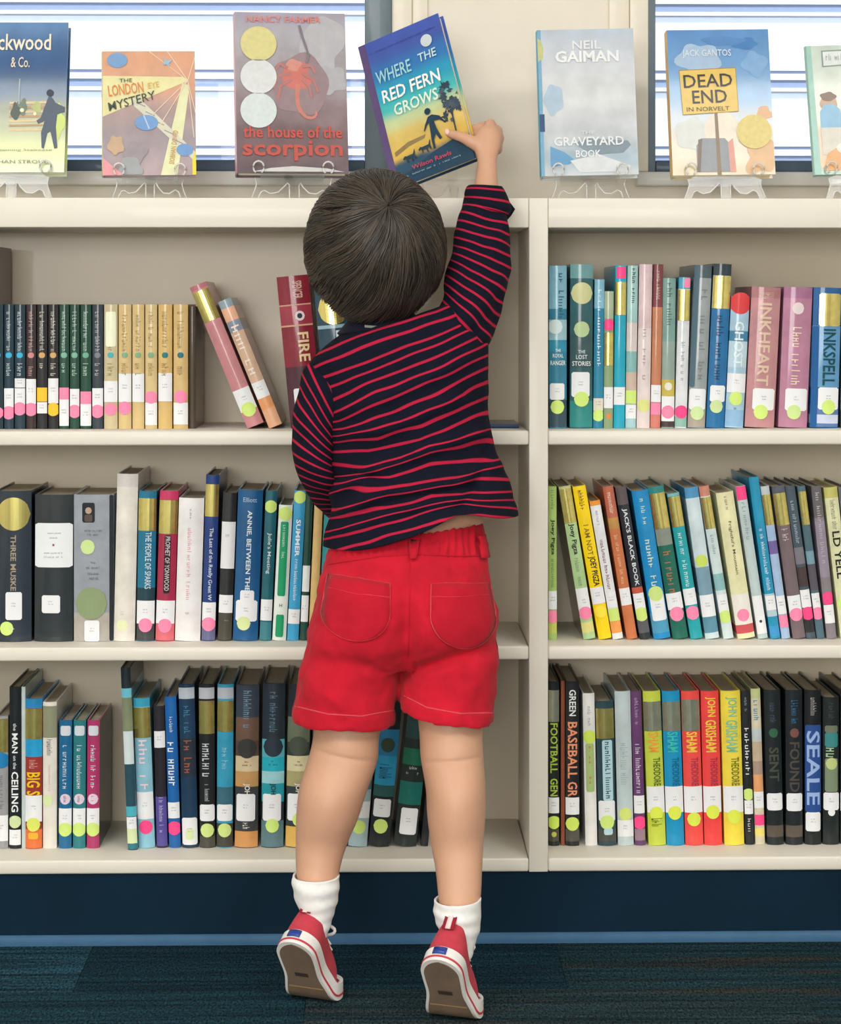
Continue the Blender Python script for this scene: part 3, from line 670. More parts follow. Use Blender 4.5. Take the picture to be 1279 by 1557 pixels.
# ---- bottom shelf, left bay
L3 = 'L3'
book(L3, -6, 13.5, -6, 1086, '9d9ea0', 'grey book with blue dot at the left edge of the bottom shelf', [], [('l', 'G', 1090, 1141), ('dot', 'b', 1153, 12), ('s', 10, 1175, 1230, '7d7f84', .4), ('l', 'w', 1236, 1275)], D=.13)
book(L3, 15, 33, 15, 1042, '1d2226', 'tall black book with white italic title', [], [('t', 'the', 1097, 1108, 'dfe4e6', .3), ('T', 'MAN', 1112, 1142, 'eef1f2', .5), ('t', 'on the', 1146, 1166, 'dfe4e6', .3), ('T', 'CEILING', 1170, 1231, 'f2f4f5', .6), ('dot', 'd4e6ae', 1246, 9.5), ('l', 'w', 1258, 1281)])
book(L3, 33.6, 38.3, 33.2, 1042, 'c3d2d0', 'thin pale book between the black and the red ones', [], [])
book(L3, 39, 65, 39.5, 1060, '9f3a36', 'red and blue book with yellow capitals', [(1060, 1075, '2b8cc4'), (1121, 1148, '2aa2d8'), (1258, 1290, 'e5763f')], [('l', 'G', 1075, 1121), ('s', 3, 1152, 1166, 'd99a90', .5), ('T', 'BIG S', 1171, 1206, 'f2c81e', .8), ('l', 'w', 1206, 1246), ('dot', 'dfe96a', 1250, 10.5), ('l', 'f0b43c', 1262, 1272, .2, .8)])
book(L3, 66, 87.5, 66, 1065, 'e8e3d8', 'cream book with an olive block near its top', [], [('l', '8f9378', 1071, 1119), ('s', 8, 1121, 1146, '6d6f66', .4), ('s', 14, 1160, 1200, 'bdb9ae', .15), ('dot', 'dcebb0', 1214, 8.5, .35)])
for (a, b, c, lab) in ((90, 110, '1f6a98', 'blue book, first of three with matching oval emblems'), (111.5, 131, '2f7f86', 'teal book, second of three with matching oval emblems'), (132.5, 152, 'b23a6c', 'magenta book, last of three with matching oval emblems')):
    book(L3, a, b, a + 1, 1093, c, lab, [], [('l', 'd6dde4', 1101, 1116, .1, .9), ('s', 13, 1130, 1197, 'cfd8e2', .4), ('dot', 'e6cfe0', 1212, 8), ('s', 3, 1207, 1217, c, .25), ('l', 'w', 1226, 1256), ('dot', 'g', 1258, 10.5)], side='2e2a24' if a > 130 else None)
book(L3, 195, 210.5, 184, 1014, '27323a', 'slim black book with cyan and olive bands leaning slightly', [(1046, 1060, '6fc4d8'), (1060, 1110, '7f8a6c'), (1160, 1225, '2a4f5e'), (1225, 1240, '4fb4c4'), (1278, 1295, '2f7a86')], [('l', 'd3e2e4', 1110, 1160), ('l', 'w', 1240, 1258), ('l', 'd8e8b4', 1258, 1280)], dy=-.012)
book(L3, 211.5, 237, 203, 1060, '8fc6d8', 'light blue book with gold top and pink title', [(1060, 1074, '3fa6c4')], [('l', 'G', 1074, 1120), ('s', 6, 1122, 1202, 'f0d3e0', .5), ('l', 'w', 1202, 1243), ('dot', 'P', 1255, 10.5)])
book(L3, 239, 256, 234, 1072, '2b2830', 'black and purple book with a white square label', [(1210, 1285, '5a4f9a')], [('l', 'w', 1110, 1135), ('s', 14, 1210, 1268, 'b9b0d8', .4)])
book(L3, 258, 276, 251, 1058, '1f66ae', 'bright blue book with white title block and pink dot', [], [('s', 7, 1088, 1112, 'd3e3f0', .3), ('s', 8, 1126, 1195, 'e9eff4', .75), ('l', 'w', 1218, 1242), ('dot', 'P', 1257, 10.5)])
book(L3, 278, 302.5, 272, 1039, '1f3d58', 'navy book with grey strip on top and low white label', [(1122, 1180, '2a3440')], [('l', 'b9c3cc', 1044, 1061), ('s', 8, 1065, 1115, '3f7ea0', .4), ('s', 6, 1123, 1175, '9a5a44', .5), ('l', 'w', 1241, 1282, .02, .98), ('l', 'dcebb4', 1258, 1274, .25, .75)])
book(L3, 304.5, 328.5, 303, 1039, '242629', 'black book with grey strip and gold band', [(1270, 1290, '4f4d44')], [('l', 'b9bfc6', 1044, 1061), ('l', 'G', 1064, 1114), ('s', 7, 1128, 1180, 'c9ced2', .6), ('s', 8, 1190, 1218, 'b9bec2', .3), ('l', 'w', 1221, 1246, .02, .98), ('dot', 'd3e88e', 1260, 10.5)])
book(L3, 330, 355, 331.5, 1039, '3aa0c2', 'turquoise book with grey strip and gold band', [(1195, 1222, '3f6f80'), (1250, 1290, '45453c')], [('l', 'b4bcc6', 1044, 1061), ('l', 'G', 1064, 1111), ('s', 8, 1130, 1168, '8fc6d6', .4), ('l', 'w', 1221, 1246, .02, .98), ('dot', 'd3e88e', 1260, 10.5)])
book(L3, 357.5, 393, 360, 1040, '5a4a42', 'brown patterned hardback with cream middle', [(1040, 1090, '3a4450'), (1090, 1125, '6f5648'), (1148, 1172, 'd9c6a0'), (1172, 1195, 'c79a62'), (1195, 1262, '3f4346'), (1262, 1290, 'd79a5c')], [('s', 10, 1048, 1112, '6f8fa0', .35), ('dot', '3a3a38', 1136, 15), ('hs', 3, 1156, 3, '5a4a3c', .2), ('hs', 6, 1161, 3.4, '5a4a3c', .4), ('T', 'JOH', 1189, 1206, 'e9e6dc', .3), ('l', 'w', 1205, 1246, .06, .88), ('s', 3, 1248, 1258, 'e6e3da', .3)])
book(L3, 397.5, 432, 400.5, 1038, '2b3640', 'dark hardback with turquoise lower half', [(1123, 1150, '5fb6c6'), (1150, 1172, '29b0c6'), (1172, 1190, '9fd6dc'), (1190, 1218, '2aa0ae'), (1246, 1290, '5f8088')], [('s', 12, 1050, 1118, '58788c', .35), ('dot', '2e3a44', 1134, 15), ('hs', 3, 1155, 3, '2a5560', .18), ('hs', 6, 1160, 3.4, '2a5560', .4), ('T', 'JOH', 1189, 1206, '22343c', .3), ('l', 'w', 1205, 1246, .06, .88), ('dot', 'g', 1253, 10.5, .5)])
book(L3, 434.5, 469, 439.5, 1040, '3c4440', 'olive and cream hardback next to the child\'s left calf', [(1040, 1090, '2a3034'), (1090, 1128, '6b7560'), (1148, 1172, 'dcd2a8'), (1172, 1195, 'b0a878'), (1195, 1255, '3a4446'), (1255, 1290, 'e0b45c')], [('dot', '4a5346', 1133, 15), ('hs', 3, 1156, 3, '5a4a3c', .2), ('hs', 6, 1161, 3.4, '5a4a3c', .4), ('T', 'JOH', 1189, 1206, 'e9e6dc', .3), ('l', 'w', 1205, 1246, .06, .88), ('dot', 'g', 1244, 10.5, .6)])
book(L3, 471, 502, 478, 1042, '34424a', 'dark hardback hidden behind the child\'s left leg', [], [])
book(L3, 503, 528, 510, 1045, '5a4a3a', 'brown hardback behind the child\'s left calf', [], [])
book(L3, 530, 559, 548, 1060, 'a9c3cc', 'pale blue grey book between the child\'s calves', [(1060, 1150, '3f6f88'), (1150, 1200, '5a7f8f')], [('s', 8, 1165, 1195, '3f5f70', .5), ('l', 'w', 1218, 1243), ('dot', 'g', 1257, 10.5)])
book(L3, 561, 593, 583, 1045, '23292c', 'black book with blue artwork between the child\'s calves', [(1110, 1150, '2b7fae'), (1150, 1195, '2f9ac6'), (1195, 1212, '2f5f5c')], [('dot', '3a4a3a', 1133, 11), ('s', 5, 1162, 1185, '23455a', .6), ('l', 'w', 1215, 1242, .08, .9), ('dot', 'g', 1256, 11)])
book(L3, 599, 634, 626, 1040, '28302e', 'black leaning book with green glow beside the child\'s right calf', [(1080, 1125, '2a4a48'), (1140, 1165, '1f6a4f'), (1190, 1225, '1f6f66')], [('hs', 5, 1168, 5, 'b9c6c4', .6), ('hs', 5, 1176, 5, 'b9c6c4', .6), ('l', 'w', 1229, 1269, .18, .92)])
book(L3, 640, 652, 664, 1048, '24262a', 'slim black book behind the child\'s right calf', [], [])

# ---- bottom shelf, right bay
R3 = 'R3'
book(R3, 835, 851.5, 834.8, 1037, '24292c', 'black book with large lime capitals beside the upright', [(1262, 1280, '4c4c40')], [('l', 'S', 1050, 1098), ('T', 'FOOTBALL', 1100, 1176, 'b3d04a', .72), ('T', 'GEN', 1184, 1211, 'b3d04a', .72), ('l', 'w', 1213, 1237), ('dot', 'd6f06a', 1251, 10), ('dot', 'c6c65a', 1269, 4)])
book(R3, 853.5, 859.5, 853.5, 1036, '8a4a34', 'thin russet book between two black sports books', [], [])
book(R3, 860.5, 882, 860.5, 1037, '24262a', 'black book with orange capitals', [(1262, 1280, '57524c')], [('T', 'GREEN', 1049, 1089, 'eceff0', .5), ('T', 'BASEBALL', 1098, 1184, 'f09a72', .7), ('T', 'GR', 1189, 1212, 'f09a72', .7), ('l', 'w', 1213, 1239), ('dot', 'd6ee6a', 1253, 10.5)])
book(R3, 891, 909.5, 886.5, 1055, 'ecebe8', 'white book with a green strip and green dot', [], [('s', 8, 1070, 1105, 'a9adb0', .3), ('l', 'a9c27c', 1131, 1205, .15, .85), ('dot', 'd6ef62', 1121, 10), ('s', 4, 1134, 1196, 'c48a5a', .2)])
book(R3, 911, 938.5, 906, 1067, '2f4a52', 'dark slate book with light blue title strip', [(1262, 1280, '4a4c48')], [('l', 'G', 1078, 1124), ('l', 'b6d9e2', 1126, 1218, .3, .88), ('s', 13, 1128, 1216, '24424c', .3, .6), ('l', 'w', 1218, 1250, .04, .96), ('dot', 'g', 1251, 11), ('l', 'b9d9e0', 1260, 1270, .3, .8)])
book(R3, 940.5, 965, 935, 1052, 'c3d2d4', 'pale blue grey book with green dot above its label', [], [('s', 10, 1130, 1195, 'aab9bc', .5), ('dot', 'dbe97e', 1239, 10), ('l', 'w', 1248, 1273)])
book(R3, 966.5, 983, 959.5, 1052, '6a4370', 'purple book with pale title and pink dot', [(1262, 1280, '9a7f8c')], [('s', 9, 1062, 1103, 'b39ab8', .35), ('s', 14, 1132, 1208, 'dccfe0', .5), ('l', 'w', 1211, 1238), ('dot', 'P', 1252, 10)])
GR = [(987, 1014, 978, 'c9d84e', 'lime book with foil band, orange and dark capitals', 'f0a43c', True, 1),
      (1014.5, 1042, 1007, '1f96c8', 'blue book with foil band and teal capitals', '3fc4b8', True, 2),
      (1043, 1071, 1036, 'f2524c', 'red book with foil band and yellow capitals', 'f6cf4e', True, 3),
      (1072, 1099.5, 1066, 'f04a48', 'red book without foil band, whole yellow author name', 'f6cf4e', False, 4),
      (1102.5, 1133, 1096, 'f3de4c', 'yellow book with pale green author name', '86c49a', False, 5)]
for (a, b, t0, c, lab, tc_, foil, i) in GR:
    its = [('l', 'S', 1068 - (3 if i == 3 else 0), 1113)] if foil else []
    its += [('T', 'GRISHAM' if not foil else 'SHAM', 1096 if not foil else 1114, 1145, tc_, .6)]
    if not foil: its += [('T', 'JOHN', 1061, 1091, tc_, .6)]
    its += [('T', 'THEODORE', 1153, 1196, {1: '5a6a2c', 2: '156a94', 3: 'b03a52', 4: 'a83a50', 5: '7a7a30'}[i], .42, .62)]
    its += [('l', 'w', 1197, 1237), ('dot', 'e0ee56', {1: 1238, 2: 1237, 3: 1247, 4: 1236, 5: 1243}[i], 10.5)]
    if i in (1,): its += [('s', 3, 1245, 1258, '5a6a2c', .6)]
    book(R3, a, b, t0, 1052, c, lab, [], its)
book(R3, 1134.5, 1148, 1127, 1052, '26282b', 'slim black book with white stencil letters', [], [('s', 6, 1062, 1088, '8f969a', .3), ('s', 9, 1108, 1186, 'e6eaec', .5), ('dot', 'g', 1210, 9), ('l', 'w', 1219, 1240), ('s', 3, 1246, 1268, 'b9bdc0', .4)])
book(R3, 1149.5, 1164.5, 1142, 1049, 'd9cfb4', 'slim multicoloured book with cyan letters and pink dot', [(1049, 1064, 'c9cf94'), (1110, 1130, 'c9d3d3'), (1130, 1160, 'cbb89e'), (1160, 1180, 'b3988a'), (1180, 1206, 'e8a872'), (1262, 1274, 'f0e27a')], [('s', 5, 1066, 1098, '2f94bb', .55), ('l', 'w', 1206, 1231), ('l', 'P', 1241, 1257)])
book(R3, 1167.5, 1193, 1162, 1051, '20282a', 'black book with faint green four letter title', [(1258, 1275, '5a5248')], [('s', 9, 1066, 1100, '4a4f68', .4), ('dot', '33664a', 1116, 7), ('T', 'SENT', 1138, 1190, '4a5044', .6), ('l', 'w', 1208, 1234, .03, .97)])
book(R3, 1196, 1222, 1195, 1051, '22272b', 'black book with faint brown five letter title', [(1258, 1275, '5f564e')], [('s', 9, 1066, 1102, '2f6a94', .4), ('dot', '7a4f4c', 1116, 7), ('T', 'FOUND', 1130, 1206, '4f4a46', .6), ('l', 'w', 1208, 1235, .03, .97)])
book(R3, 1224.5, 1250, 1224, 1051, '1c2022', 'black book with blue picture letters on its spine', [], [('s', 9, 1062, 1098, 'a9a4a4', .35), ('l', '2c4f94', 1104, 1237, .02, .98), ('T', 'SEALE', 1113, 1226, '9db9e6', .8), ('l', 'w', 1237, 1266, .04, .94)])
book(R3, 1252, 1277, 1252, 1062, '22292a', 'black book with green picture at the right edge of the photo', [], [('s', 6, 1070, 1096, '3f4a44', .35), ('l', '6f7a66', 1105, 1116, .1, .9), ('l', '3f8a8c', 1116, 1138, .1, .9), ('s', 2, 1138, 1155, 'a9c4a0', .7), ('l', '7f8f74', 1155, 1206, .1, .9), ('dot', 'c3cf8a', 1163, 9), ('l', 'w', 1207, 1234, .02, .98), ('dot', 'w', 1237, 5.5)])
book(R3, 1278.5, 1302, 1279, 1052, '2a2c30', 'dark book past the right edge of the bottom shelf', [], [('l', 'w', 1208, 1236)])

# ------------------------------------------------------------------ books on display on the bookcase
DISP = 'books displayed on top of the bookcase'
def circ(cx, cy, r, n=28, asp=1.0): return [(cx + r * math.cos(2 * math.pi * i / n), cy + r * asp * math.sin(2 * math.pi * i / n)) for i in range(n)]
class Face:
    """front cover of a book: art and lettering in fractions of its width and height (y up)"""
    def __init__(s, root, Wd, Ht):
        s.r, s.W, s.H = root, Wd, Ht; s.V, s.F, s.M, s.mi = [], [], [], []; s.lay = 0
    def poly(s, pts, c, kind='print', metric=False):
        s.lay += 1; n = len(s.V); y = -.0004 - .00006 * s.lay
        for (u, v) in pts: s.V.append(Vector((u * s.W, y, v * s.H)))
        s.F.append(list(range(n, n + len(pts)))); m = mat(c, kind, var=.05) if kind != 'print' else mat(c, 'print', var=.06, scale=60.0)
        if m not in s.M: s.M.append(m)
        s.mi.append(s.M.index(m))
    def disc(s, cx, cy, r, c, kind='sticker'): s.poly(circ(cx, cy, r, 32, s.W / s.H), c, kind)
    def blob(s, cx, cy, r, c, seed, asp=1.0, rough=.35, n=36):
        q = random.Random(seed); ph = [q.random() * 6.28 for _ in range(4)]; am = [q.random() for _ in range(4)]
        if rough > .45:
            ph = [q.random() * 6.28 for _ in range(9)]; am = [.3 + .5 * q.random() for _ in range(9)]
        P = []
        for i in range(n):
            a = 2 * math.pi * i / n
            k = 1 + rough * .45 * sum(am[j] * math.sin((j + 2) * a + ph[j]) for j in range(len(ph)))
            P.append((min(.995, max(.005, cx + r * k * math.cos(a))), min(.995, max(.005, cy + r * asp * s.W / s.H * k * math.sin(a)))))
        s.poly(P, c)
    def line(s, a, b, wd, c):
        ax, az = a[0] * s.W, a[1] * s.H; bx_, bz = b[0] * s.W, b[1] * s.H; d = Vector((bx_ - ax, bz - az)); nn = Vector((-d.y, d.x)).normalized() * wd * .5
        s.poly([((ax + nn.x) / s.W, (az + nn.y) / s.H), ((ax - nn.x) / s.W, (az - nn.y) / s.H), ((bx_ - nn.x) / s.W, (bz - nn.y) / s.H), ((bx_ + nn.x) / s.W, (bz + nn.y) / s.H)], c)
    def done(s):
        if s.V: obj('cover_art', s.V, s.F, None, s.r, mats=s.M, fmat=s.mi)
        s.V, s.F, s.M, s.mi = [], [], [], []
    def text(s, t, x0, x1, y0, y1, c, bold=.01, shear=0.0, rot=0.0, scr=None):
        if scr: uv, fs = scribble(scr, len(t) * 13 + int(y0 * 997))
        else: uv, fs, _ = text_data(t, bold, shear)
        V = []; wx, wz = (x1 - x0) * s.W, (y1 - y0) * s.H; cx, cz = (x0 + x1) / 2 * s.W, (y0 + y1) / 2 * s.H
        ca, sa = math.cos(rot), math.sin(rot)
        for (u, v) in uv:
            a, b = (u - .5) * wx, (v - .5) * wz
            V.append(Vector((cx + a * ca - b * sa, -.0016 - .00003 * s.lay, cz + a * sa + b * ca)))
        obj('title_lettering', V, fs, mat(c, 'print'), s.r)
def display_book(M, Wd, Ht, T, stops, spine, label, interp='EASE', warp=.10, axis='Z', group=DISP):
    """upright book facing the room; M places its lower left front corner"""
    r = empty('book'); r.matrix_world = M
    tag(r, label, 'book', group)
    vs, fs = cover_mesh(T, Ht, Wd, .002, .0024)
    vs = [Vector((v.y, v.x, v.z)) for v in vs]; fs = [f[::-1] for f in fs]
    me_m = ramp_mat(tuple(stops), Ht if axis == 'Z' else Wd, axis, 'gloss', interp, .12, 22, warp)
    o = obj('cover', vs, fs, me_m, r, True, 35)
    o.data.materials.append(mat(spine, 'gloss'))
    for p in o.data.polygons:
        if p.normal.x < -.3: p.material_index = 1
    pv, pf = box_data(.003, Wd - .004, .0026, T - .0026, .0035, Ht - .0035)
    obj('page_block', pv, pf, mat('efe9dc', 'paper', var=.05, scale=160.0), r)
    return Face(r, Wd, Ht)
def place(bl, br, tl, Y, yaw=0.0, lean=11.0):
    A = W(bl[0], bl[1], Y); B = W(br[0], br[1], Y + yaw)
    x = (B - A); wd = x.length; x.normalize()
    y = Vector((0, 0, 1)).cross(x).normalized(); z0 = x.cross(y).normalized()
    le = math.radians(lean)
    z = (z0 * math.cos(le) + y * math.sin(le)).normalized(); yy = z.cross(x).normalized()
    h = .2
    for _ in range(6):
        top = A + z * h; q = PX(top)
        h *= (bl[1] - tl[1]) / (bl[1] - q[1])
    M = Matrix((( x.x, yy.x, z.x, A.x), (x.y, yy.y, z.y, A.y), (x.z, yy.z, z.z, A.z), (0, 0, 0, 1)))
    return M, wd, h
M_ACR = clear_mat('clear_acrylic', .004, (.985, .985, .985, 1), .12, .35)
M_ACRE = mat('f2f1ee', 'gloss', var=.01)
M_ACRE.node_tree.nodes['Principled BSDF'].inputs['Transmission Weight'].default_value = .45
def stand(cx, M, wd, T, label):
    """clear easel: scalloped front plate on three feet, two hooks round the lower edge of the book, a raked back plate"""
    base = M @ Vector((wd * .5, 0, 0)); zb = base.z - ZTOP
    r = tag(empty('display_stand', (base.x, base.y, ZTOP + .0002)), label, 'stand', 'clear display stands on the bookcase')
    xa = M.to_3x3() @ Vector((1, 0, 0)); r.rotation_euler = (0, 0, math.atan2(xa.y, xa.x))
    ML = (Matrix.Translation(r.location) @ r.rotation_euler.to_matrix().to_4x4()).inverted() @ M
    s = min(1.0, wd / .165)
    pts = [(-.066, 0), (-.060, .014), (-.057, .024), (-.060, zb - .008), (-.050, zb - .0035), (.050, zb - .0035), (.060, zb - .008), (.057, .024), (.060, .014), (.066, 0), (.056, 0), (.051, .012), (.045, .015),
           (.035, .009), (.024, .010), (.015, .019), (.011, .026), (.0085, .022), (.0085, 0), (-.0065, 0), (-.0065, .022), (-.009, .026), (-.014, .021), (-.024, .0115), (-.036, .009), (-.045, .014), (-.050, .012), (-.056, 0)]
    pts = [(x * s, z) for x, z in pts]
    V, Fc = extrude_poly(pts, -.0045, -.0015)
    for v in V: v.y += (v.z - zb) * .2
    pl = obj('front_plate', V, Fc, M_ACR, r)
    def edge(ix):
        path = [Vector((pts[i][0], -.003 + (pts[i][1] - zb) * .2, pts[i][1])) for i in ix]
        v, f = tube(path, .0011, 5); obj('edge_highlight', v, f, M_ACRE, pl, True)  # white tubes added to imitate bright highlights along the plate edges
    edge(range(10, 18)); edge(range(20, 28)); edge([17, 18]); edge([19, 20]); edge([0, 1, 2, 3]); edge([6, 7, 8, 9])
    for sx in (-1, 1):
        path = []
        for k in range(13):
            a = math.radians(-60 + 25 * k)
            path.append(Vector((sx * (.054 * s) + .0085 * math.cos(a) * sx, -.0065, zb + .0085 + .0095 * math.sin(a))))
        v, f = tube(path, .0016, 6); obj('hook', v, f, M_ACRE, r, True)
    # raked plate behind the book and the prop of the easel
    xd = ML.to_3x3() @ Vector((0, 1, 0)); zd = ML.to_3x3() @ Vector((0, 0, 1)); xx = ML.to_3x3() @ Vector((1, 0, 0))
    o0 = ML @ Vector((wd * .5, T + .0012, .0))
    hb = .11
    V = []
    for dy in (0, .003):
        for (a, b) in ((-.05 * s, -.01), (.05 * s, -.01), (.03 * s, hb), (-.03 * s, hb)): V.append(o0 + xx * a + zd * b + xd * dy)
    obj('back_plate', V, [[0, 1, 2, 3], [7, 6, 5, 4], [0, 4, 5, 1], [1, 5, 6, 2], [2, 6, 7, 3], [3, 7, 4, 0]], M_ACR, r)
    V, Fc = extrude_poly([(-.008, 0), (.008, 0), (.008, .07), (-.008, .07)], 0, .003)
    yb = o0.y + .045
    Vp = [Vector((v.x, yb + v.y - v.z * .48, v.z)) for v in V]
    obj('back_prop', Vp, Fc, M_ACR, r)
    lv, lf = box_data(wd * .5 - .05 * s, wd * .5 + .05 * s, -.0015, T + .0012, -.0036, -.0012)
    obj('ledge', [ML @ v for v in lv], lf, M_ACR, r)
    return r
YB = .055
# 1 lantern-lit staircase book
M, wd, h = place((-62, 262), (98, 262), (-60, 34), YB, 0.0)
f = display_book(M, wd, h, .028, [(0, 'c9d3b0'), (.15, 'ccd58c'), (.3, '9fa77c'), (.42, '7c8566'), (.55, '3f5f80'), (.72, '2f5688'), (1, '5f86b4')], '2a4a78', 'navy blue book cut off by the left photo edge on display')
for i in range(7): f.poly([(.46, .27 + i * .03), (.84, .275 + i * .03), (.84, .29 + i * .03), (.46, .285 + i * .03)], ('d9c08c', 'b58f5c')[i % 2])
f.blob(.92, .33, .07, 'c6d66a', 4, 2.4); f.blob(.72, .43, .05, 'aeb56c', 5); f.blob(.58, .43, .05, '5c6f58', 6, 1.6)
f.blob(.52, .40, .045, '2d4030', 9, 1.8)
f.poly([(.78, .16), (.80, .155), (.83, .26), (.86, .27), (.9, .155), (.93, .16), (.91, .3), (.92, .38), (.99, .4), (.99, .43), (.9, .46), (.86, .5), (.83, .5), (.81, .46), (.76, .36), (.72, .34), (.74, .32), (.8, .34), (.77, .26)], '243a52')
f.disc(.845, .525, .035, '26303f'); f.disc(.705, .385, .016, 'f0e6b4'); f.disc(.58, .41, .02, 'f4efc6')
f.line((.55, .45), (.55, .62), .002, '9fb0b8')
f.done()
f.text('Lockwood', .17, .84, .81, .92, 'f0e6d0', .012); f.text('& Co.', .46, .64, .695, .765, 'e6dcc4', .006)
f.text('The Screaming Staircase', .12, .88, .135, .155, '8a9070', .002); f.text('JONATHAN STROUD', .12, .86, .05, .08, '7f8a74', .004)
stand(20, M, wd, .028, 'clear display stand under the navy book at the left edge')
# 2 salmon and lavender mystery
M, wd, h = place((157, 267), (299, 266), (163, 78), YB, .012)
f = display_book(M, wd, h, .016, [(0, 'b3a0a4'), (.3, 'a89ca2'), (.52, 'b09a98'), (.72, 'dca78c'), (1, 'e0a886')], 'd8cf78', 'salmon and lavender book with cream beams and blue capsules on display', warp=.05)
f.poly([(.0, .8), (.87, .79), (.93, .76), (0, .47)], 'e8e2ac'); f.poly([(.62, 0), (.8, 0), (.94, .72), (.86, .74)], 'e6e8bc')
f.poly([(.3, .58), (.38, .63), (1, .18), (1, .1)], 'd9d9c4')
for i in range(6): f.line((.36 + i * .1, .585 - i * .075), (.46 + i * .1, .55 - i * .075), .0016, 'a39aa2')
for (a, b) in ((.5, 1), (.7, 1), (1, .95), (1, .5), (.98, .3), (.45, .42), (.6, .38)): f.line((.92, .76), (a, b), .0012, 'ecd9c4')
f.poly(circ(.16, .925, .11, 24, .55), '7fa6d2'); f.poly(circ(.47, .42, .125, 24, .5), '7ba4d6'); f.poly(circ(.88, .2, .09, 24, .55), '7aa2d4')
f.line((.44, .48), (.5, .37), .002, 'b9d0ea'); f.blob(.14, .24, .08, 'c9ac90', 3, 1.4); f.blob(.35, .18, .12, 'a0969c', 8); f.blob(.3, .06, .12, 'a5a9ac', 11); f.poly([(0, 0), (.22, .0), (0, .14)], 'e8a0a8')
f.poly([(.66, .95), (.7, .92), (.76, .93), (.72, .9), (.73, .87), (.69, .89), (.65, .88), (.67, .91)], '9fc0d6')
f.poly([(.96, 0), (1, 0), (1, .2), (.96, .12)], 'e6d84a')
f.done()
f.text('THE', .18, .32, .745, .775, '5a5f4a', .004, 0, .04); f.text('LONDON', .06, .44, .645, .735, 'dd8a4a', .004, 0, .12); f.text('EYE', .49, .61, .70, .745, 'dfb45a', .0, 0, .15); f.text('MYSTERY', .05, .58, .56, .63, '4f5a50', .006, .1, .27)
f.text('SIOBHAN DOWD', .57, .95, .2, .24, 'cf9a5c', .004, 0, 1.44)
stand(228, M, wd, .016, 'clear display stand under the salmon and lavender book')
# 3 scorpion
M, wd, h = place((361, 263), (531, 264), (372, 18), YB, .022)
f = display_book(M, wd, h, .030, [(0, '6a5a60'), (.2, '7a6468'), (.4, '8f7c80'), (.6, 'a39a9e'), (.85, 'b3b0b8'), (1, 'a9a4b4')], 'd99a9a', 'grey book with red scorpion and three round seals on display', warp=.25)
f.blob(.78, .78, .2, 'b9b9be', 2, 1.5, .3); f.blob(.85, .58, .14, 'b4b3b8', 3, 1.0, .4); f.done(); f.blob(.58, .55, .26, '9c868a', 12, 1.1, .18); f.done()  # pale upper blobs paint silver-white glare on the cover
f.blob(.55, .60, .13, 'cf7a70', 21, 1.0, .2); f.done(); f.blob(.52, .67, .07, 'd69486', 22, .8, .3); f.done()
def curve_band(f, pts, w0, w1, c):
    n = len(pts)
    for i in range(n - 1):
        f.line(pts[i], pts[i + 1], w0 + (w1 - w0) * i / n, c)
curve_band(f, [(.56, .55), (.55, .48), (.555, .42), (.585, .375), (.63, .345), (.68, .34), (.715, .355), (.72, .38)], .007, .003, 'cc8478')
for (a, b, c) in (((.5, .62), (.38, .6), (.34, .52)), ((.5, .58), (.4, .54), (.38, .46)), ((.6, .62), (.7, .58), (.74, .5)), ((.6, .58), (.66, .54), (.68, .47)), ((.47, .65), (.4, .68), (.36, .64)), ((.6, .66), (.68, .67), (.72, .62))):
    curve_band(f, [a, b, c], .005, .0025, 'b97e7c')
curve_band(f, [(.58, .92), (.61, .84), (.64, .78), (.66, .73), (.64, .68)], .004, .003, '857c86')
f.done(); f.poly([(.14, .008), (.96, .008), (.8, .03), (.5, .042), (.3, .03)], 'cfcfcf')
f.done()
for (cx, cy, c) in ((.21, .80, 'dcd394'), (.205, .595, 'dcdfe0'), (.2, .385, 'd6e0df')):
    cc = circ(cx, cy, .163, 32, f.W / f.H); obj('round_seal', [Vector((u * f.W, -.0022, v * f.H)) for u, v in cc], [list(range(32))], mat(c, 'sticker', var=.05, scale=150.0), f.r)
f.text('NANCY FARMER', .1, .78, .935, .975, 'd98a86', .02)
f.text('the house of the', .06, .95, .215, .29, 'c8584e', .02); f.text('scorpion', .05, .95, .075, .2, 'c05a50', .025)
stand(437, M, wd, .030, 'clear display stand under the scorpion book')
# 4 night book, its pale cover colours paint grey-white glare
M, wd, h = place((824, 268), (972, 265), (833, 46), YB, -.004)
f = display_book(M, wd, h, .026, [(0, 'ccd4d8'), (.12, 'a9bcc8'), (.28, 'cacfd4'), (.6, 'd6d9dc'), (.85, 'ced4dd'), (1, 'bcc8d6')], '22a6d0', 'book with cyan spine and pale glare painted over its cover on display', warp=.2)
f.poly([(.0, .0), (.035, .0), (.035, 1), (0, 1)], '7fb0cc'); f.poly([(0, .78), (.05, .8), (.06, .87), (.03, .93), (0, .94)], 'c9c98a'); f.poly([(.0, .3), (.05, .3), (.05, .42), (0, .42)], '3f5a80')
f.blob(.15, .52, .1, 'b3c8da', 31, 1.6, .25); f.poly([(.35, .22), (.5, .25), (.7, .24), (.9, .23), (.93, .2), (.85, .15), (.6, .14), (.45, .17)], '8a9aa4')
f.poly([(.1, .06), (.3, .08), (.34, .11), (.24, .16), (.1, .2)], '6fa3cc'); f.poly([(.3, .1), (.6, .14), (.92, .06), (.9, .02), (.4, .02)], 'd9dee2')
f.done()
f.text('NEIL', .36, .66, .86, .92, 'e6e8ea', .02); f.text('GAIMAN', .18, .84, .77, .85, 'eef0f1', .03)
f.text('THE', .42, .56, .275, .3, 'dfe3e6', .01); f.text('GRAVEYARD', .14, .86, .2, .26, 'e9ecee', .02); f.text('BOOK', .36, .62, .12, .17, 'e9ecee', .02)
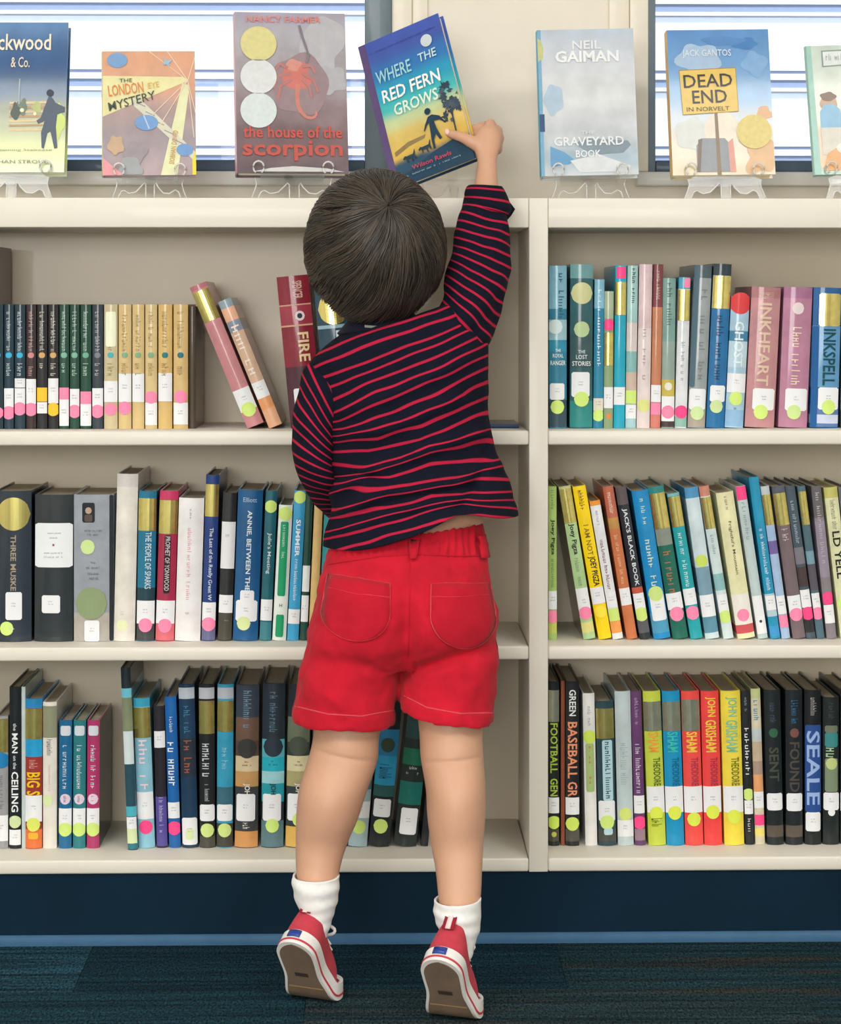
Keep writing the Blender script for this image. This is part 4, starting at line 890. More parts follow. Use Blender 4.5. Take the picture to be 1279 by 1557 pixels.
stand(899, M, wd, .026, 'clear display stand under the book with cyan spine and painted glare')
# 5 yellow sign book
M, wd, h = place((1024, 267), (1180, 265), (1021, 46), YB, .0)
f = display_book(M, wd, h, .028, [(0, 'd3c3a0'), (.2, 'd9cdb8'), (.36, 'c6cdd4'), (.55, '8fb4d8'), (.8, '6f9fd2'), (1, '5f92cc')], 'd3b078', 'sky blue book with a yellow road sign on display', warp=.15)
f.blob(.3, .8, .2, 'a9c3de', 3, .8); f.blob(.75, .9, .14, '4f84c0', 6, .4); f.blob(.55, .92, .2, '5c8cc4', 7, .25); f.blob(.85, .76, .12, '86b0da', 8, 1.0)
f.blob(.2, .28, .16, 'd6d9d6', 12, 1.0, .2); f.blob(.5, .3, .17, 'e6ddcc', 13, 1.2, .2); f.blob(.88, .12, .16, 'dcb488', 15, 1.0); f.blob(.92, .42, .07, 'e0b48a', 16)
f.poly([(.24, .02), (.56, .02), (.58, .2), (.52, .25), (.3, .25), (.24, .2)], '8f949a'); f.poly([(.56, .02), (.62, .02), (.6, .25), (.55, .22)], 'd99a8a')
f.poly([(.24, .02), (.27, .02), (.3, .25), (.26, .24)], '7a6a5c')
f.poly([(.435, .0), (.475, .0), (.46, .44), (.43, .44)], '8a7458')
f.poly([(.12, .41), (.67, .43), (.66, .735), (.1, .72)], 'a8843c'); f.poly([(.125, .415), (.665, .435), (.655, .73), (.105, .715)], 'e6c56a')
f.done()
f.text('DEAD', .14, .62, .60, .69, '3d3a34', .01, 0, .03); f.text('END', .22, .56, .49, .58, '3d3a34', .01, 0, .03); f.text('IN NORVELT', .16, .58, .435, .465, '5c5034', .008, 0, .02)
f.text('JACK GANTOS', .14, .62, .8, .86, 'dde6ee', .01)
cc = circ(.81, .29, .172, 32, f.W / f.H); obj('round_seal', [Vector((u * f.W, -.0024, v * f.H)) for u, v in cc], [list(range(32))], mat('e0cf86', 'sticker', var=.05, scale=150.0), f.r)
stand(1100, M, wd, .028, 'clear display stand under the yellow road sign book')
# 6 pale green book cut off on the right
M, wd, h = place((1240, 266), (1382, 262), (1227, 70), YB, .0)
f = display_book(M, wd, h, .014, [(0, 'a9c6b8'), (.1, 'd9b48a'), (.28, 'd8b9a0'), (.45, 'dfe0cc'), (.8, 'd6e0d6'), (1, 'ccdcd0')], 'a9d3c8', 'pale green picture book cut off by the right photo edge', warp=.08)
f.poly([(.0, 0), (.07, 0), (.05, 1), (0, 1)], 'a6cfc4'); f.poly([(.16, .83), (.7, .85), (.7, .97), (.16, .96)], '8fa39c'); f.poly([(.175, .84), (.69, .86), (.69, .96), (.175, .95)], 'e3e9e6')
f.poly([(.45, .3), (.95, .3), (.95, .8), (.45, .8)], 'e6dfa8'); f.blob(.2, .55, .09, 'c9a890', 3, 1.1, .15); f.blob(.2, .6, .085, '8a7668', 4, .6, .15)
f.poly([(.1, .36), (.34, .36), (.32, .5), (.25, .54), (.15, .54), (.1, .48)], '8fbcd9'); f.poly([(.1, .15), (.32, .15), (.34, .36), (.1, .36)], 'd6d3c6'); f.poly([(.1, .03), (.9, .03), (.85, .25), (.4, .27), (.15, .16)], 'e2ac74'); f.poly(circ(.45, .2, .2, 24, .3), 'ece6dc')
f.done()
f.text('', .2, .66, .88, .93, 'aab4b0', scr=14)
stand(1290, M, wd, .014, 'clear display stand under the pale green picture book at the right edge')

# held book: tilted, its right edge towards the room
HT = .020
TL = W(545, 72, .105); TR = W(666, 20, .045); Y2 = .04
for _ in range(8):
    BL = W(599, 289, Y2); uu = TR - TL; vv = TL - BL
    Y2 = .105 + (uu.x * vv.x + uu.z * vv.z) / uu.y
BL = W(599, 289, Y2)
hu = (TR - TL).normalized(); hv = (TL - BL); hv = (hv - hu * hv.dot(hu)); HH = hv.length; hv.normalize(); hn = hv.cross(hu).normalized()   # hn points away from the room
HW = (TR - TL).length
O_HB = TL - hv * HH
M_HB = Matrix(((hu.x, hn.x, hv.x, O_HB.x), (hu.y, hn.y, hv.y, O_HB.y), (hu.z, hn.z, hv.z, O_HB.z), (0, 0, 0, 1)))
f = display_book(M_HB, HW, HH, HT, [(0, '17405a'), (.10, '1d4a66'), (.135, '1d4a66'), (.2, 'd8b24e'), (.32, 'dcc06a'), (.42, 'c4cf9a'), (.52, '3fb8b8'), (.64, '1f9cc2'), (.76, '2a74b8'), (.9, '3f57ae'), (1, '3f57b0')], '6a4f7c',
                 'blue and gold hardback held at a tilt in the child\'s hand', warp=.06, group=None)
f.poly([(.0, 0), (.085, 0), (.085, 1), (0, 1)], '5c4a78')
f.poly([(0, .0), (1, .0), (1, .165), (.8, .17), (.55, .14), (.3, .095), (.2, .07), (0, .1)], '17405a')
f.poly([(.12, .2), (.3, .235), (.5, .25), (.52, .27), (.3, .265), (.12, .23)], '8f7a52')
tq = random.Random(5)
for i in range(26):
    f.blob(.86 + tq.gauss(0, .055), .40 + tq.gauss(0, .055), .022 + .022 * tq.random(), ('2f3f50', '3d4c5c', '4a5866')[i % 3], 60 + i, 1.0, .6, 20)
f.line((.87, .16), (.88, .36), .0025, '33424f')
f.disc(.8, .855, .068, 'cfd8dc', 'sticker')
# walking figure and two dogs in silhouette
f.poly([(.575, .155), (.6, .155), (.605, .21), (.64, .245), (.67, .2), (.7, .205), (.665, .28), (.655, .33), (.72, .325), (.77, .295), (.775, .305), (.73, .35), (.65, .375), (.6, .37), (.545, .325), (.515, .29), (.525, .285), (.57, .32), (.595, .33), (.585, .26), (.575, .21)], '17384e')
f.disc(.61, .405, .036, '17384e')
for (dx, dz, s_) in ((.20, .135, 1.0), (.40, .155, 1.0)):
    P = [(0, .03), (.03, .045), (.05, .04), (.13, .042), (.155, .07), (.16, .068), (.15, .035), (.155, .005), (.14, .005), (.13, .022), (.11, .02), (.115, -.005), (.1, -.005), (.09, .02), (.055, .02), (.05, 0), (.04, 0), (.04, .022), (.03, .028), (.01, .022)]
    f.poly([(dx + a * s_, dz + b * s_) for a, b in P], '1b3b4e')
f.done()
f.text('', .12, .94, .915, .926, '2a3a7c', scr=34)
f.text('WHERE', .13, .56, .70, .785, '9fd3d9', .012, .08, .0); f.text('THE', .66, .88, .735, .79, 'c6dfe0', .012, .08, 0)
f.text('RED FERN', .14, .86, .565, .65, 'f2f3ee', .018, .08, .0); f.text('GROWS', .24, .78, .455, .535, 'e3efdc', .016, .08, 0)
f.text('Wilson Rawls', .28, .76, .075, .105, 'c0485c', .012); f.text('', .2, .86, .045, .056, '9fc0c0', scr=30)
HELD = M_HB
# the empty stand behind the held book
M2 = Matrix.Translation((W(690, 262, .15).x - .07, .15, ZTOP + .04))
stand(655, M2, .14, .02, 'empty clear display stand behind the held book')

# ------------------------------------------------------------------ the child
person = tag(empty('person', (W(590, 1540, -.3).x, -.29, 0)), 'child in striped shirt and red shorts on tiptoe reaching for a book', 'person')
PO = person.location.copy()
def pchild(o):
    o.parent = person; o.matrix_parent_inverse = Matrix.Translation(-PO); return o
def HB(px, py, off):
    """point on the held book's front cover plane seen at the pixel, moved off along its normal"""
    d = (W(px, py, 0) - CAM); t = (O_HB - CAM).dot(hn) / d.dot(hn)
    return CAM + d * t + hn * off
rp = ringp
SKIN = mat('d2a285', 'skin', var=.04, scale=14.0)
# ---- body, one skin
B = []
def L(rings, n=28, sub=4, pw=2.0):
    v, f, _ = loft(rings, n, sub, True, True, pw); B.append((v, f))
def T(path, rad, n=14):
    pts = [Vector(p) for p in path]
    # finer path
    P, Rr = [], []
    K = len(pts)
    for i in range(K - 1):
        for s in range(4):
            t = s / 4; P.append(cr(pts[max(i - 1, 0)], pts[i], pts[i + 1], pts[min(i + 2, K - 1)], t)); Rr.append(rad[i] + (rad[i + 1] - rad[i]) * t)
    P.append(pts[-1]); Rr.append(rad[-1])
    B.append(tube(P, Rr, n)); B.append(ellipsoid(pts[-1], rad[-1], rad[-1], rad[-1], 14, 8))
HC = W(571, 381, -.145)
B.append(ellipsoid(HC + Vector((0, .004, .004)), .086, .096, .098, 28, 18))
B.append(ellipsoid(HC + Vector((0, .030, -.050)), .062, .060, .050, 24, 14))          # jaw
for sx in (-1, 1):
    B.append(ellipsoid(HC + Vector((sx * .088, .010, -.028)), .009, .018, .026, 14, 10))  # ears
    B.append(ellipsoid(HC + Vector((sx * .036, .070, -.030)), .024, .022, .022, 14, 10))  # cheeks
B.append(ellipsoid(HC + Vector((0, .104, -.024)), .009, .013, .014, 12, 8))            # nose
B.append(ellipsoid(HC + Vector((0, .088, -.074)), .018, .014, .012, 12, 8))            # chin
L([rp((545, 470), (612, 462), -.128, .038), rp((543, 505), (618, 490), -.13, .042), rp((525, 530), (655, 508), -.132, .045)])
L([rp((540, 512), (640, 492), -.132, .04), rp((502, 545), (705, 492), -.134, .052), rp((505, 600), (730, 560), -.13, .060), rp((512, 680), (735, 655), -.128, .062), rp((508, 760), (737, 745), -.135, .064),
   rp((500, 815), (736, 800), -.142, .068), rp((500, 860), (735, 845), -.15, .074), rp((492, 930), (748, 925), -.162, .082), rp((500, 985), (745, 985), -.168, .075)], 36)
# legs
L([rp((485, 940), (608, 940), -.165, .07), rp((478, 1000), (604, 1000), -.175, .062), rp((476, 1060), (592, 1060), -.186, .056), rp((477, 1115), (578, 1118), -.197, .050), rp((470, 1150), (575, 1156), -.204, .050),
   rp((456, 1195), (558, 1205), -.215, .057), rp((451, 1235), (545, 1245), -.220, .052), rp((450, 1275), (530, 1280), -.224, .040), rp((450, 1310), (520, 1312), -.234, .033), rp((453, 1345), (513, 1347), -.246, .029), rp((461, 1385), (507, 1390), -.252, .026)])
L([rp((620, 940), (748, 940), -.17, .07), rp((626, 1000), (748, 1000), -.185, .062), rp((632, 1060), (742, 1060), -.2, .056), rp((638, 1115), (735, 1112), -.215, .050), rp((640, 1152), (736, 1150), -.226, .050),
   rp((648, 1200), (739, 1195), -.242, .057), rp((650, 1240), (739, 1236), -.250, .054), rp((656, 1285), (736, 1280), -.262, .042), rp((663, 1325), (734, 1322), -.284, .034), rp((667, 1365), (732, 1363), -.303, .030), rp((674, 1410), (725, 1410), -.314, .027)])
# raised arm, palm
L([rp((672, 485), (722, 532), -.128, .034), rp((690, 440), (745, 480), -.112, .034), rp((700, 392), (757, 420), -.095, .032), rp((706, 350), (760, 366), -.08, .030), rp((714, 312), (762, 316), -.064, .027),
   rp((722, 278), (758, 279), -.046, .0215), rp((726, 252), (756, 252), -.03, .018), rp((725, 237), (757, 238), -.022, .0165), rp((720, 223), (761, 226), -.014, .0165), rp((722, 208), (763, 212), -.008, .0165),
   rp((728, 196), (761, 201), -.005, .015), rp((737, 190), (756, 193), -.004, .009)])
# thumb across the front cover, fingers behind the book
T([W(738, 224, -.014), W(722, 218, -.018), HB(709, 211, -.0105), HB(696, 207, -.0095), HB(687, 204.5, -.0085)], [.013, .0105, .0085, .0076, .0066])
YBk = HT + .0085
T([W(749, 202, -.004), W(745, 189, .006), HB(735, 183, HT + .008), HB(716, 188, YBk), HB(698, 193, YBk)], [.0105, .0085, .0074, .0066, .0056])
T([W(754, 206, -.002), W(757, 198, .016), HB(738, 198, YBk + .003), HB(712, 201, YBk), HB(690, 206, YBk)], [.0105, .0085, .0074, .0066, .0056])
T([W(756, 214, -.002), W(760, 210, .016), HB(741, 212, YBk + .003), HB(714, 215, YBk), HB(694, 219, YBk)], [.010, .008, .007, .0064, .0054])
T([W(755, 224, -.004), W(758, 222, .010), HB(744, 225, YBk + .002), HB(722, 228, YBk), HB(708, 231, YBk)], [.009, .0072, .0062, .0056, .0048])
# bent left arm, hand resting forward
sh, el, wr = W(506, 572, -.134), W(480, 692, -.142), W(528, 776, -.045)
T([sh, (sh + el) / 2 + Vector((-.003, 0, 0)), el, (el + wr) / 2, wr, W(540, 776, -.02)], [.028, .025, .022, .021, .018, .018])
hc = W(548, 774, .0)
B.append(ellipsoid(hc, .020, .024, .013, 16, 10))
for k in range(4):
    p0 = hc + Vector((-.014 + .0095 * k, .016, .002)); T([p0, p0 + Vector((0, .014, .003)), p0 + Vector((0, .024, -.004)), p0 + Vector((0, .024, -.014))], [.0058, .0055, .005, .0045], 10)
T([hc + Vector((.014, .0, 0)), hc + Vector((.023, .010, -.002)), hc + Vector((.022, .020, -.006))], [.0065, .006, .005], 10)
body = pchild(remeshed('body', merge(B), .0032, 4, SKIN, None))
# creases behind the knees
for v in body.data.vertices:
    q = PX(v.co)
    for (x0, x1, y0, y1) in ((478, 577, 1140, 1158), (638, 737, 1158, 1150)):
        if x0 - 5 < q[0] < x1 + 5 and abs(q[1] - 1150) < 30 and v.normal.y < -.1:
            t = (q[0] - x0) / (x1 - x0); yc = y0 + (y1 - y0) * t + 5 * math.sin(t * 3.1)
            v.co.y += .0022 * math.exp(-((q[1] - yc) / 3.0) ** 2)
            v.co.y -= .0022 * math.exp(-((q[1] - yc + 16) / 12.0) ** 2) * math.exp(-((t - .65) / .35) ** 2)
nv, nf = ellipsoid((0, 0, 0), .0042, .0016, .0050, 12, 8)
nr = Matrix(((hu.x, hn.x, hv.x), (hu.y, hn.y, hv.y), (hu.z, hn.z, hv.z))).to_4x4()
pc = HB(686.5, 203, -.0142)
pchild(obj('thumbnail', [pc + nr @ v for v in nv], nf, mat('f3c4bd', 'satin'), None, True))
# face on the far side of the head
for sx in (-1, 1):
    v, f = ellipsoid(HC + Vector((sx * .030, .0865, -.004)), .0125, .010, .0085, 16, 10); eye = pchild(obj('eye', v, f, mat('f2efe9', 'gloss'), None, True))
    v, f = ellipsoid(HC + Vector((sx * .030, .0945, -.003)), .0055, .003, .0055, 12, 8); obj('iris', v, f, mat('3a2618', 'gloss'), eye, True)
    v, f = tube([HC + Vector((sx * .014, .097, .014)), HC + Vector((sx * .030, .095, .019)), HC + Vector((sx * .045, .086, .015))], .0022, 6); pchild(obj('eyebrow', v, f, mat('3a2c22', 'matte'), None, True))
v, f = tube([HC + Vector((-.018, .0905, -.054)), HC + Vector((-.008, .0975, -.053)), HC + Vector((0, .0985, -.054)), HC + Vector((.008, .0975, -.053)), HC + Vector((.018, .0905, -.054))], [.0015, .0036, .0038, .0036, .0015], 8)
pchild(obj('lips', v, f, mat('c47a70', 'satin'), None, True))

# ---- hair: a close cap with combed strands growing from the crown
HR = Vector((.1030, .110, .1155))
w_dir = Vector((.17, -.84, .52)).normalized()
e1 = w_dir.cross(Vector((0, 0, 1))).normalized(); e2 = e1.cross(w_dir).normalized()
HCC = W(571, 378, -.148)
def hdir(th, ph): return w_dir * math.cos(th) + (e1 * math.cos(ph) + e2 * math.sin(ph)) * math.sin(th)
def hpos(d, k=1.0):
    s = 1.0 / math.sqrt((d.x / HR.x) ** 2 + (d.y / HR.y) ** 2 + (d.z / HR.z) ** 2)
    return HCC + d * (s * k)
def hair_on(d, jit=0.0):
    if d.z < -.94 + jit: return False
    if d.y > .1 and d.z < -.35 + jit: return False
    if d.y > .55 and d.z < .30 + jit: return False
    if d.y > -.15 and d.z < -.62 + jit: return False
    return True
V, Fc = [], []; NT, NPH = 46, 120; ok = []
for i in range(NT + 1):
    th = .001 + 2.85 * i / NT
    for j in range(NPH):
        ph = 2 * math.pi * j / NPH + .25 * th
        d = hdir(th, ph)
        g = noise.noise(Vector((ph * 9 if j else 0, th * .7, 1.3))) * .5 + .5 * noise.noise(Vector((math.cos(ph) * 14, math.sin(ph) * 14, th * 1.2)))
        k = .972 + .016 * g * min(1, th * 2)
        V.append(hpos(d, k)); ok.append(hair_on(d))
for i in range(NT):
    for j in range(NPH):
        q = [i * NPH + j, i * NPH + (j + 1) % NPH, (i + 1) * NPH + (j + 1) % NPH, (i + 1) * NPH + j]
        if all(ok[t] for t in q): Fc.append(q[::-1])
def hair_mat(name, dark, light):
    m = bpy.data.materials.new(name); N, Lk, b = nodes_of(m)
    at = N.new('ShaderNodeAttribute'); at.attribute_name = 'shade'
    c = N.new('ShaderNodeValToRGB'); c.color_ramp.elements[0].color = lin(dark); c.color_ramp.elements[1].color = lin(light)
    Lk.new(at.outputs['Fac'], c.inputs['Fac']); Lk.new(c.outputs['Color'], b.inputs['Base Color'])
    b.inputs['Roughness'].default_value = .38; b.inputs['Specular IOR Level'].default_value = .5
    return m
M_HAIR = hair_mat('hair', '211c18', '675c50')
used = sorted({i for f in Fc for i in f}); ix = {a: b for b, a in enumerate(used)}
hair = pchild(obj('hair', [V[i] for i in used], [[ix[i] for i in f] for f in Fc], M_HAIR, None, True))
at = hair.data.attributes.new('shade', 'FLOAT', 'POINT'); at.data.foreach_set('value', [.12] * len(used))
V, Fc, S = [], [], []
hr = random.Random(11)
for sidx in range(5200):
    ph0 = hr.random() * 2 * math.pi
    th0 = hr.random() ** .8 * 1.9 if sidx > 500 else hr.random() * .25
    th0 = max(.02, th0)
    if not hair_on(hdir(th0, ph0)): continue
    ln = .5 + .9 * hr.random(); lift = .975 + .028 * hr.random(); wv = (hr.random() - .5) * .25
    clump = noise.noise(Vector((math.cos(ph0) * 4, math.sin(ph0) * 4, th0 * 1.5)))
    shade = min(1, max(0, .30 + .45 * clump + .30 * (hr.random() - .3)))
    jit = hr.random() * .10 - .04
    pts = []; st = 9
    for q in range(st + 1):
        t = q / st; th = th0 + ln * t
        ph = ph0 + .30 * th + wv * t * t + .10 * noise.noise(Vector((th * 2, ph0 * 3, 5.0)))
        d = hdir(th, ph)
        if th > 2.9 or not hair_on(d, jit): break
        pts.append(hpos(d, lift + .010 * clump + .012 * math.sin(t * 3.1) * hr.random() ** 2))
    if len(pts) < 4: continue
    wd = .0007 + .0006 * hr.random()
    n0 = len(V); m = len(pts)
    for q, p in enumerate(pts):
        tg = (pts[min(q + 1, m - 1)] - pts[max(q - 1, 0)]).normalized(); nn = (p - HCC).normalized(); sd = tg.cross(nn).normalized()
        k = wd * (1 - .75 * (q / (m - 1)) ** 2) * (.35 + .65 * min(1, q / 1.5))
        V += [p + sd * k, p - sd * k, p + nn * (k * .9)]; S += [shade] * 3
    for q in range(m - 1):
        a = n0 + q * 3; b = a + 3
        Fc += [[a, b, b + 2, a + 2], [a + 2, b + 2, b + 1, a + 1], [a + 1, b + 1, b, a]]
strands = obj('hair_strands', V, Fc, M_HAIR, hair, True); strands['kind'] = 'stuff'
at = strands.data.attributes.new('shade', 'FLOAT', 'POINT'); at.data.foreach_set('value', S)

# ---- striped shirt
def stripe_mat(name, navy='0f1322', red='b81f40', width=.21):
    m = bpy.data.materials.new(name); N, Lk, b = nodes_of(m)
    at = N.new('ShaderNodeAttribute'); at.attribute_name = 'stripe'
    fr = N.new('ShaderNodeMath'); fr.operation = 'FRACT'; Lk.new(at.outputs['Fac'], fr.inputs[0])
    sb = N.new('ShaderNodeMath'); sb.operation = 'SUBTRACT'; sb.inputs[1].default_value = .5; Lk.new(fr.outputs[0], sb.inputs[0])
    ab = N.new('ShaderNodeMath'); ab.operation = 'ABSOLUTE'; Lk.new(sb.outputs[0], ab.inputs[0])
    mr = N.new('ShaderNodeMapRange'); mr.inputs['From Min'].default_value = width / 2 - .02; mr.inputs['From Max'].default_value = width / 2 + .03
    mr.inputs['To Min'].default_value = 1; mr.inputs['To Max'].default_value = 0; Lk.new(ab.outputs[0], mr.inputs['Value'])
    mx = N.new('ShaderNodeMix'); mx.data_type = 'RGBA'; mx.inputs['A'].default_value = lin(navy); mx.inputs['B'].default_value = lin(red)
    Lk.new(mr.outputs[0], mx.inputs['Factor'])
    tc = N.new('ShaderNodeTexCoord'); nz = N.new('ShaderNodeTexNoise'); nz.inputs['Scale'].default_value = 900; Lk.new(tc.outputs['Object'], nz.inputs['Vector'])
    bp = N.new('ShaderNodeBump'); bp.inputs['Strength'].default_value = .25; bp.inputs['Distance'].default_value = .001; Lk.new(nz.outputs['Fac'], bp.inputs['Height']); Lk.new(bp.outputs['Normal'], b.inputs['Normal'])
    Lk.new(mx.outputs['Result'], b.inputs['Base Color']); b.inputs['Roughness'].default_value = .95; b.inputs['Sheen Weight'].default_value = .0; b.inputs['Specular IOR Level'].default_value = .2
    return m
M_SHIRT = stripe_mat('striped_jersey')
GUIDES = [[(440, 560), (520, 521), (600, 494), (664, 474), (745, 440)],
          [(440, 577), (478, 560), (526, 538), (608, 507), (686, 481), (760, 447)],
          [(440, 594), (487, 576), (576, 543), (676, 507), (723, 484), (760, 468)],
          [(440, 612), (495, 592), (570, 562), (626, 540), (723, 498), (760, 482)],
          [(440, 632), (500, 610), (570, 579), (648, 549), (730, 512), (760, 497)],
          [(440, 655), (503, 630), (570, 597), (651, 566), (733, 527), (760, 512)],
          [(440, 655), (515, 640), (570, 616), (639, 588), (737, 543), (770, 528)],
          [(440, 660), (524, 650), (592, 628), (655, 602), (742, 560), (775, 545)],
          [(440, 668), (517, 662), (608, 640), (686, 607), (742, 579), (780, 562)],
          [(440, 676), (514, 674), (576, 668), (639, 650), (742, 605), (780, 590)],
          [(440, 690), (520, 688), (561, 686), (639, 667), (733, 630), (780, 614)],
          [(440, 704), (526, 703), (561, 703), (608, 693), (655, 673), (742, 653), (790, 645)],
          [(440, 722), (511, 720), (595, 710), (655, 691), (742, 676), (790, 668)],
          [(440, 738), (526, 735), (595, 726), (655, 707), (733, 697), (790, 690)],
          [(440, 757), (507, 750), (576, 741), (608, 733), (733, 717), (790, 709)],
          [(440, 776), (511, 770), (583, 756), (670, 738), (768, 729), (800, 728)],
          [(440, 796), (511, 787), (582, 772), (657, 752), (776, 747), (800, 746)],
          [(440, 815), (500, 806), (576, 789), (676, 764), (776, 760), (800, 760)],
          [(440, 838), (489, 827), (561, 808), (640, 783), (701, 767), (776, 772), (800, 776)],
          [(440, 856), (489, 843), (576, 820), (670, 792), (730, 783), (770, 787), (800, 790)],
          [(440, 880), (489, 866), (576, 843), (670, 815), (764, 806), (800, 808)]]
def gy(g, x):
    if x <= g[0][0]: return g[0][1]
    for a, b in zip(g, g[1:]):
        if x <= b[0]: return a[1] + (b[1] - a[1]) * (x - a[0]) / (b[0] - a[0])
    return g[-1][1]
def stripe_at(x, y):
    ys = [gy(g, x) for g in GUIDES]
    for k in range(1, len(ys)): ys[k] = max(ys[k], ys[k - 1] + 6)
    if y < ys[0]: return (y - ys[0]) / 16.0
    for k in range(len(ys) - 1):
        if y <= ys[k + 1]: return k + (y - ys[k]) / (ys[k + 1] - ys[k])
    return len(ys) - 1 + (y - ys[-1]) / 17.0
def set_stripe(o, vals):
    a = o.data.attributes.new('stripe', 'FLOAT', 'POINT'); a.data.foreach_set('value', vals)
def wrinkle(o, fn):
    me = o.data; me.update(); nrm = [v.normal.copy() for v in me.vertices]
    for v, n in zip(me.vertices, nrm): v.co += n * fn(v.co)
    me.update()
def aniso(p, ax, s1, s2, seed):
    """folds running along ax in the x z plane"""
    a = p.x * ax[0] + p.z * ax[1]; b = -p.x * ax[1] + p.z * ax[0]
    return noise.noise(Vector((a * s1, b * s2, seed + p.y * 3)))
v, f, prm = loft([rp((524, 504), (636, 486), -.132, .048), rp((504, 519), (662, 471), -.134, .058), rp((484, 537), (692, 460), -.136, .066), rp((471, 560), (726, 474), -.137, .072), rp((479, 592), (741, 515), -.136, .076),
                  rp((490, 632), (742, 566), -.135, .079), rp((500, 676), (744, 620), -.134, .080), rp((503, 722), (757, 672), -.134, .081), rp((500, 766), (767, 718), -.138, .088),
                  rp((493, 800), (778, 757), -.144, .097), rp((487, 824), (790, 783), -.148, .104)], 128, 9, False, False)
torso = pchild(obj('shirt', v, f, M_SHIRT, None, True))
def fold(p):
    q = PX(p)
    low = min(1, max(0, (q[1] - 560) / 200))
    r = .0095 * aniso(p, (.93, .36), 5, 22, 3.1) * (.2 + .8 * low) + .0050 * aniso(p, (.85, .52), 10, 48, 9.7) * (.2 + .8 * low) + .0012 * noise.noise(p * 40)
    return r
wrinkle(torso, fold)
for vtx in torso.data.vertices:
    q = PX(vtx.co)
    k = max(0, (q[1] - 720) / 110)
    if vtx.co.y < -.12: vtx.co.z += .026 * k * math.exp(-((q[0] - 705) / 52.0) ** 2) - .008 * k * math.exp(-((q[0] - 540) / 55.0) ** 2)
    # fabric pulled in along the spine, shoulder blade on the raised side
    if vtx.co.y < -.15:
        vtx.co.y += .007 * math.exp(-((q[0] - 612 + (q[1] - 650) * .10) / 22.0) ** 2) * math.exp(-((q[1] - 660) / 90.0) ** 2)
        vtx.co.y -= .008 * math.exp(-((q[0] - 690) / 38.0) ** 2 - ((q[1] - 545) / 45.0) ** 2)
        vtx.co.y -= .006 * math.exp(-((q[0] - 545) / 34.0) ** 2 - ((q[1] - 600) / 45.0) ** 2)
RIDGES = [([(500, 752), (560, 716), (640, 690), (750, 652)], -.0075, 9), ([(505, 782), (590, 748), (690, 735), (765, 700)], -.0070, 9), ([(495, 812), (600, 776), (700, 756)], -.006, 9),
          ([(695, 790), (735, 715), (750, 640)], .0075, 8), ([(515, 664), (600, 650), (700, 606)], -.0045, 10), ([(520, 628), (610, 596), (715, 545)], -.0035, 10), ([(505, 730), (540, 722), (570, 725)], .006, 6), ([(530, 795), (620, 760), (720, 742)], .005, 7)]
def seg_dist(x, y, pl):
    best = 1e9
    for (a, b), (c, d_) in zip(pl, pl[1:]):
        dx, dy = c - a, d_ - b; t_ = max(0, min(1, ((x - a) * dx + (y - b) * dy) / (dx * dx + dy * dy)))
        best = min(best, math.hypot(x - a - dx * t_, y - b - dy * t_))
    return best
pos0 = [PX(x.co) for x in torso.data.vertices]
for vtx, q in zip(torso.data.vertices, pos0):
    if vtx.co.y < -.14:
        for pl, am, wd_ in RIDGES: vtx.co.y += 1.5 * am * math.exp(-(seg_dist(q[0], q[1], pl) / wd_) ** 2)
def side(x, y, pl): return math.tanh((y - gy(pl, x)) / 7.0)
SV = []
for q in pos0:
    s_ = stripe_at(*q) + .5
    for k_ in (0, 1, 2, 4, 6):
        pl, am, wd_ = RIDGES[k_]; d_ = seg_dist(q[0], q[1], pl)
        if d_ < 40: s_ += (.42 if k_ != 4 else .2) * side(q[0], q[1], pl) * math.exp(-(d_ / 18.0) ** 2)
    SV.append(s_ + .18 * noise.noise(Vector((q[0] * .02, q[1] * .03, 2.0))))
set_stripe(torso, SV)
sd = torso.modifiers.new('thickness', 'SOLIDIFY'); sd.thickness = .0016; sd.offset = -1
def sleeve(name, rings, per, seedv, amp, n=56, sub=9, off=0.0, axf=(1, 0), cap=False):
    v, f, prm = loft(rings, n, sub, cap, cap)
    o = obj(name, v, f, M_SHIRT, torso, True)
    # length along the sleeve gives the stripes
    acc = [0.0]
    for a, b in zip(rings, rings[1:]): acc.append(acc[-1] + (b[0] - a[0]).length)
    vals = []
    for (t, an) in prm:
        i = min(int(t), len(acc) - 2); vals.append((acc[i] + (acc[i + 1] - acc[i]) * (t - i)) / per + off)
    wrinkle(o, lambda p: amp * (aniso(p, axf, 9, 40, seedv) + .5 * noise.noise(p * 38 + Vector((seedv, 0, 0)))))
    set_stripe(o, vals)
    s_ = o.modifiers.new('thickness', 'SOLIDIFY'); s_.thickness = .0015; s_.offset = -1
    return o
sleeve('sleeve', [rp((668, 474), (722, 546), -.134, .046), rp((675, 450), (742, 522), -.13, .052), rp((678, 428), (752, 492), -.122, .052), rp((686, 402), (765, 454), -.112, .047), rp((690, 378), (772, 415), -.101, .043),
                  rp((695, 352), (775, 378), -.089, .040), rp((703, 325), (771, 344), -.076, .036), rp((709, 304), (767, 314), -.066, .032), rp((713, 290), (763, 294), -.059, .029)], .0153, 2.2, .0075, axf=(.55, .83), off=.2)
sleeve('sleeve_cuff', [rp((712, 312), (772, 326), -.068, .037), rp((709, 305), (777, 318), -.066, .038), rp((708, 296), (772, 303), -.062, .036), rp((711, 286), (766, 290), -.058, .0325), rp((714, 283), (763, 285), -.056, .030)], .0150, 6.0, .0015, sub=6, off=.45)
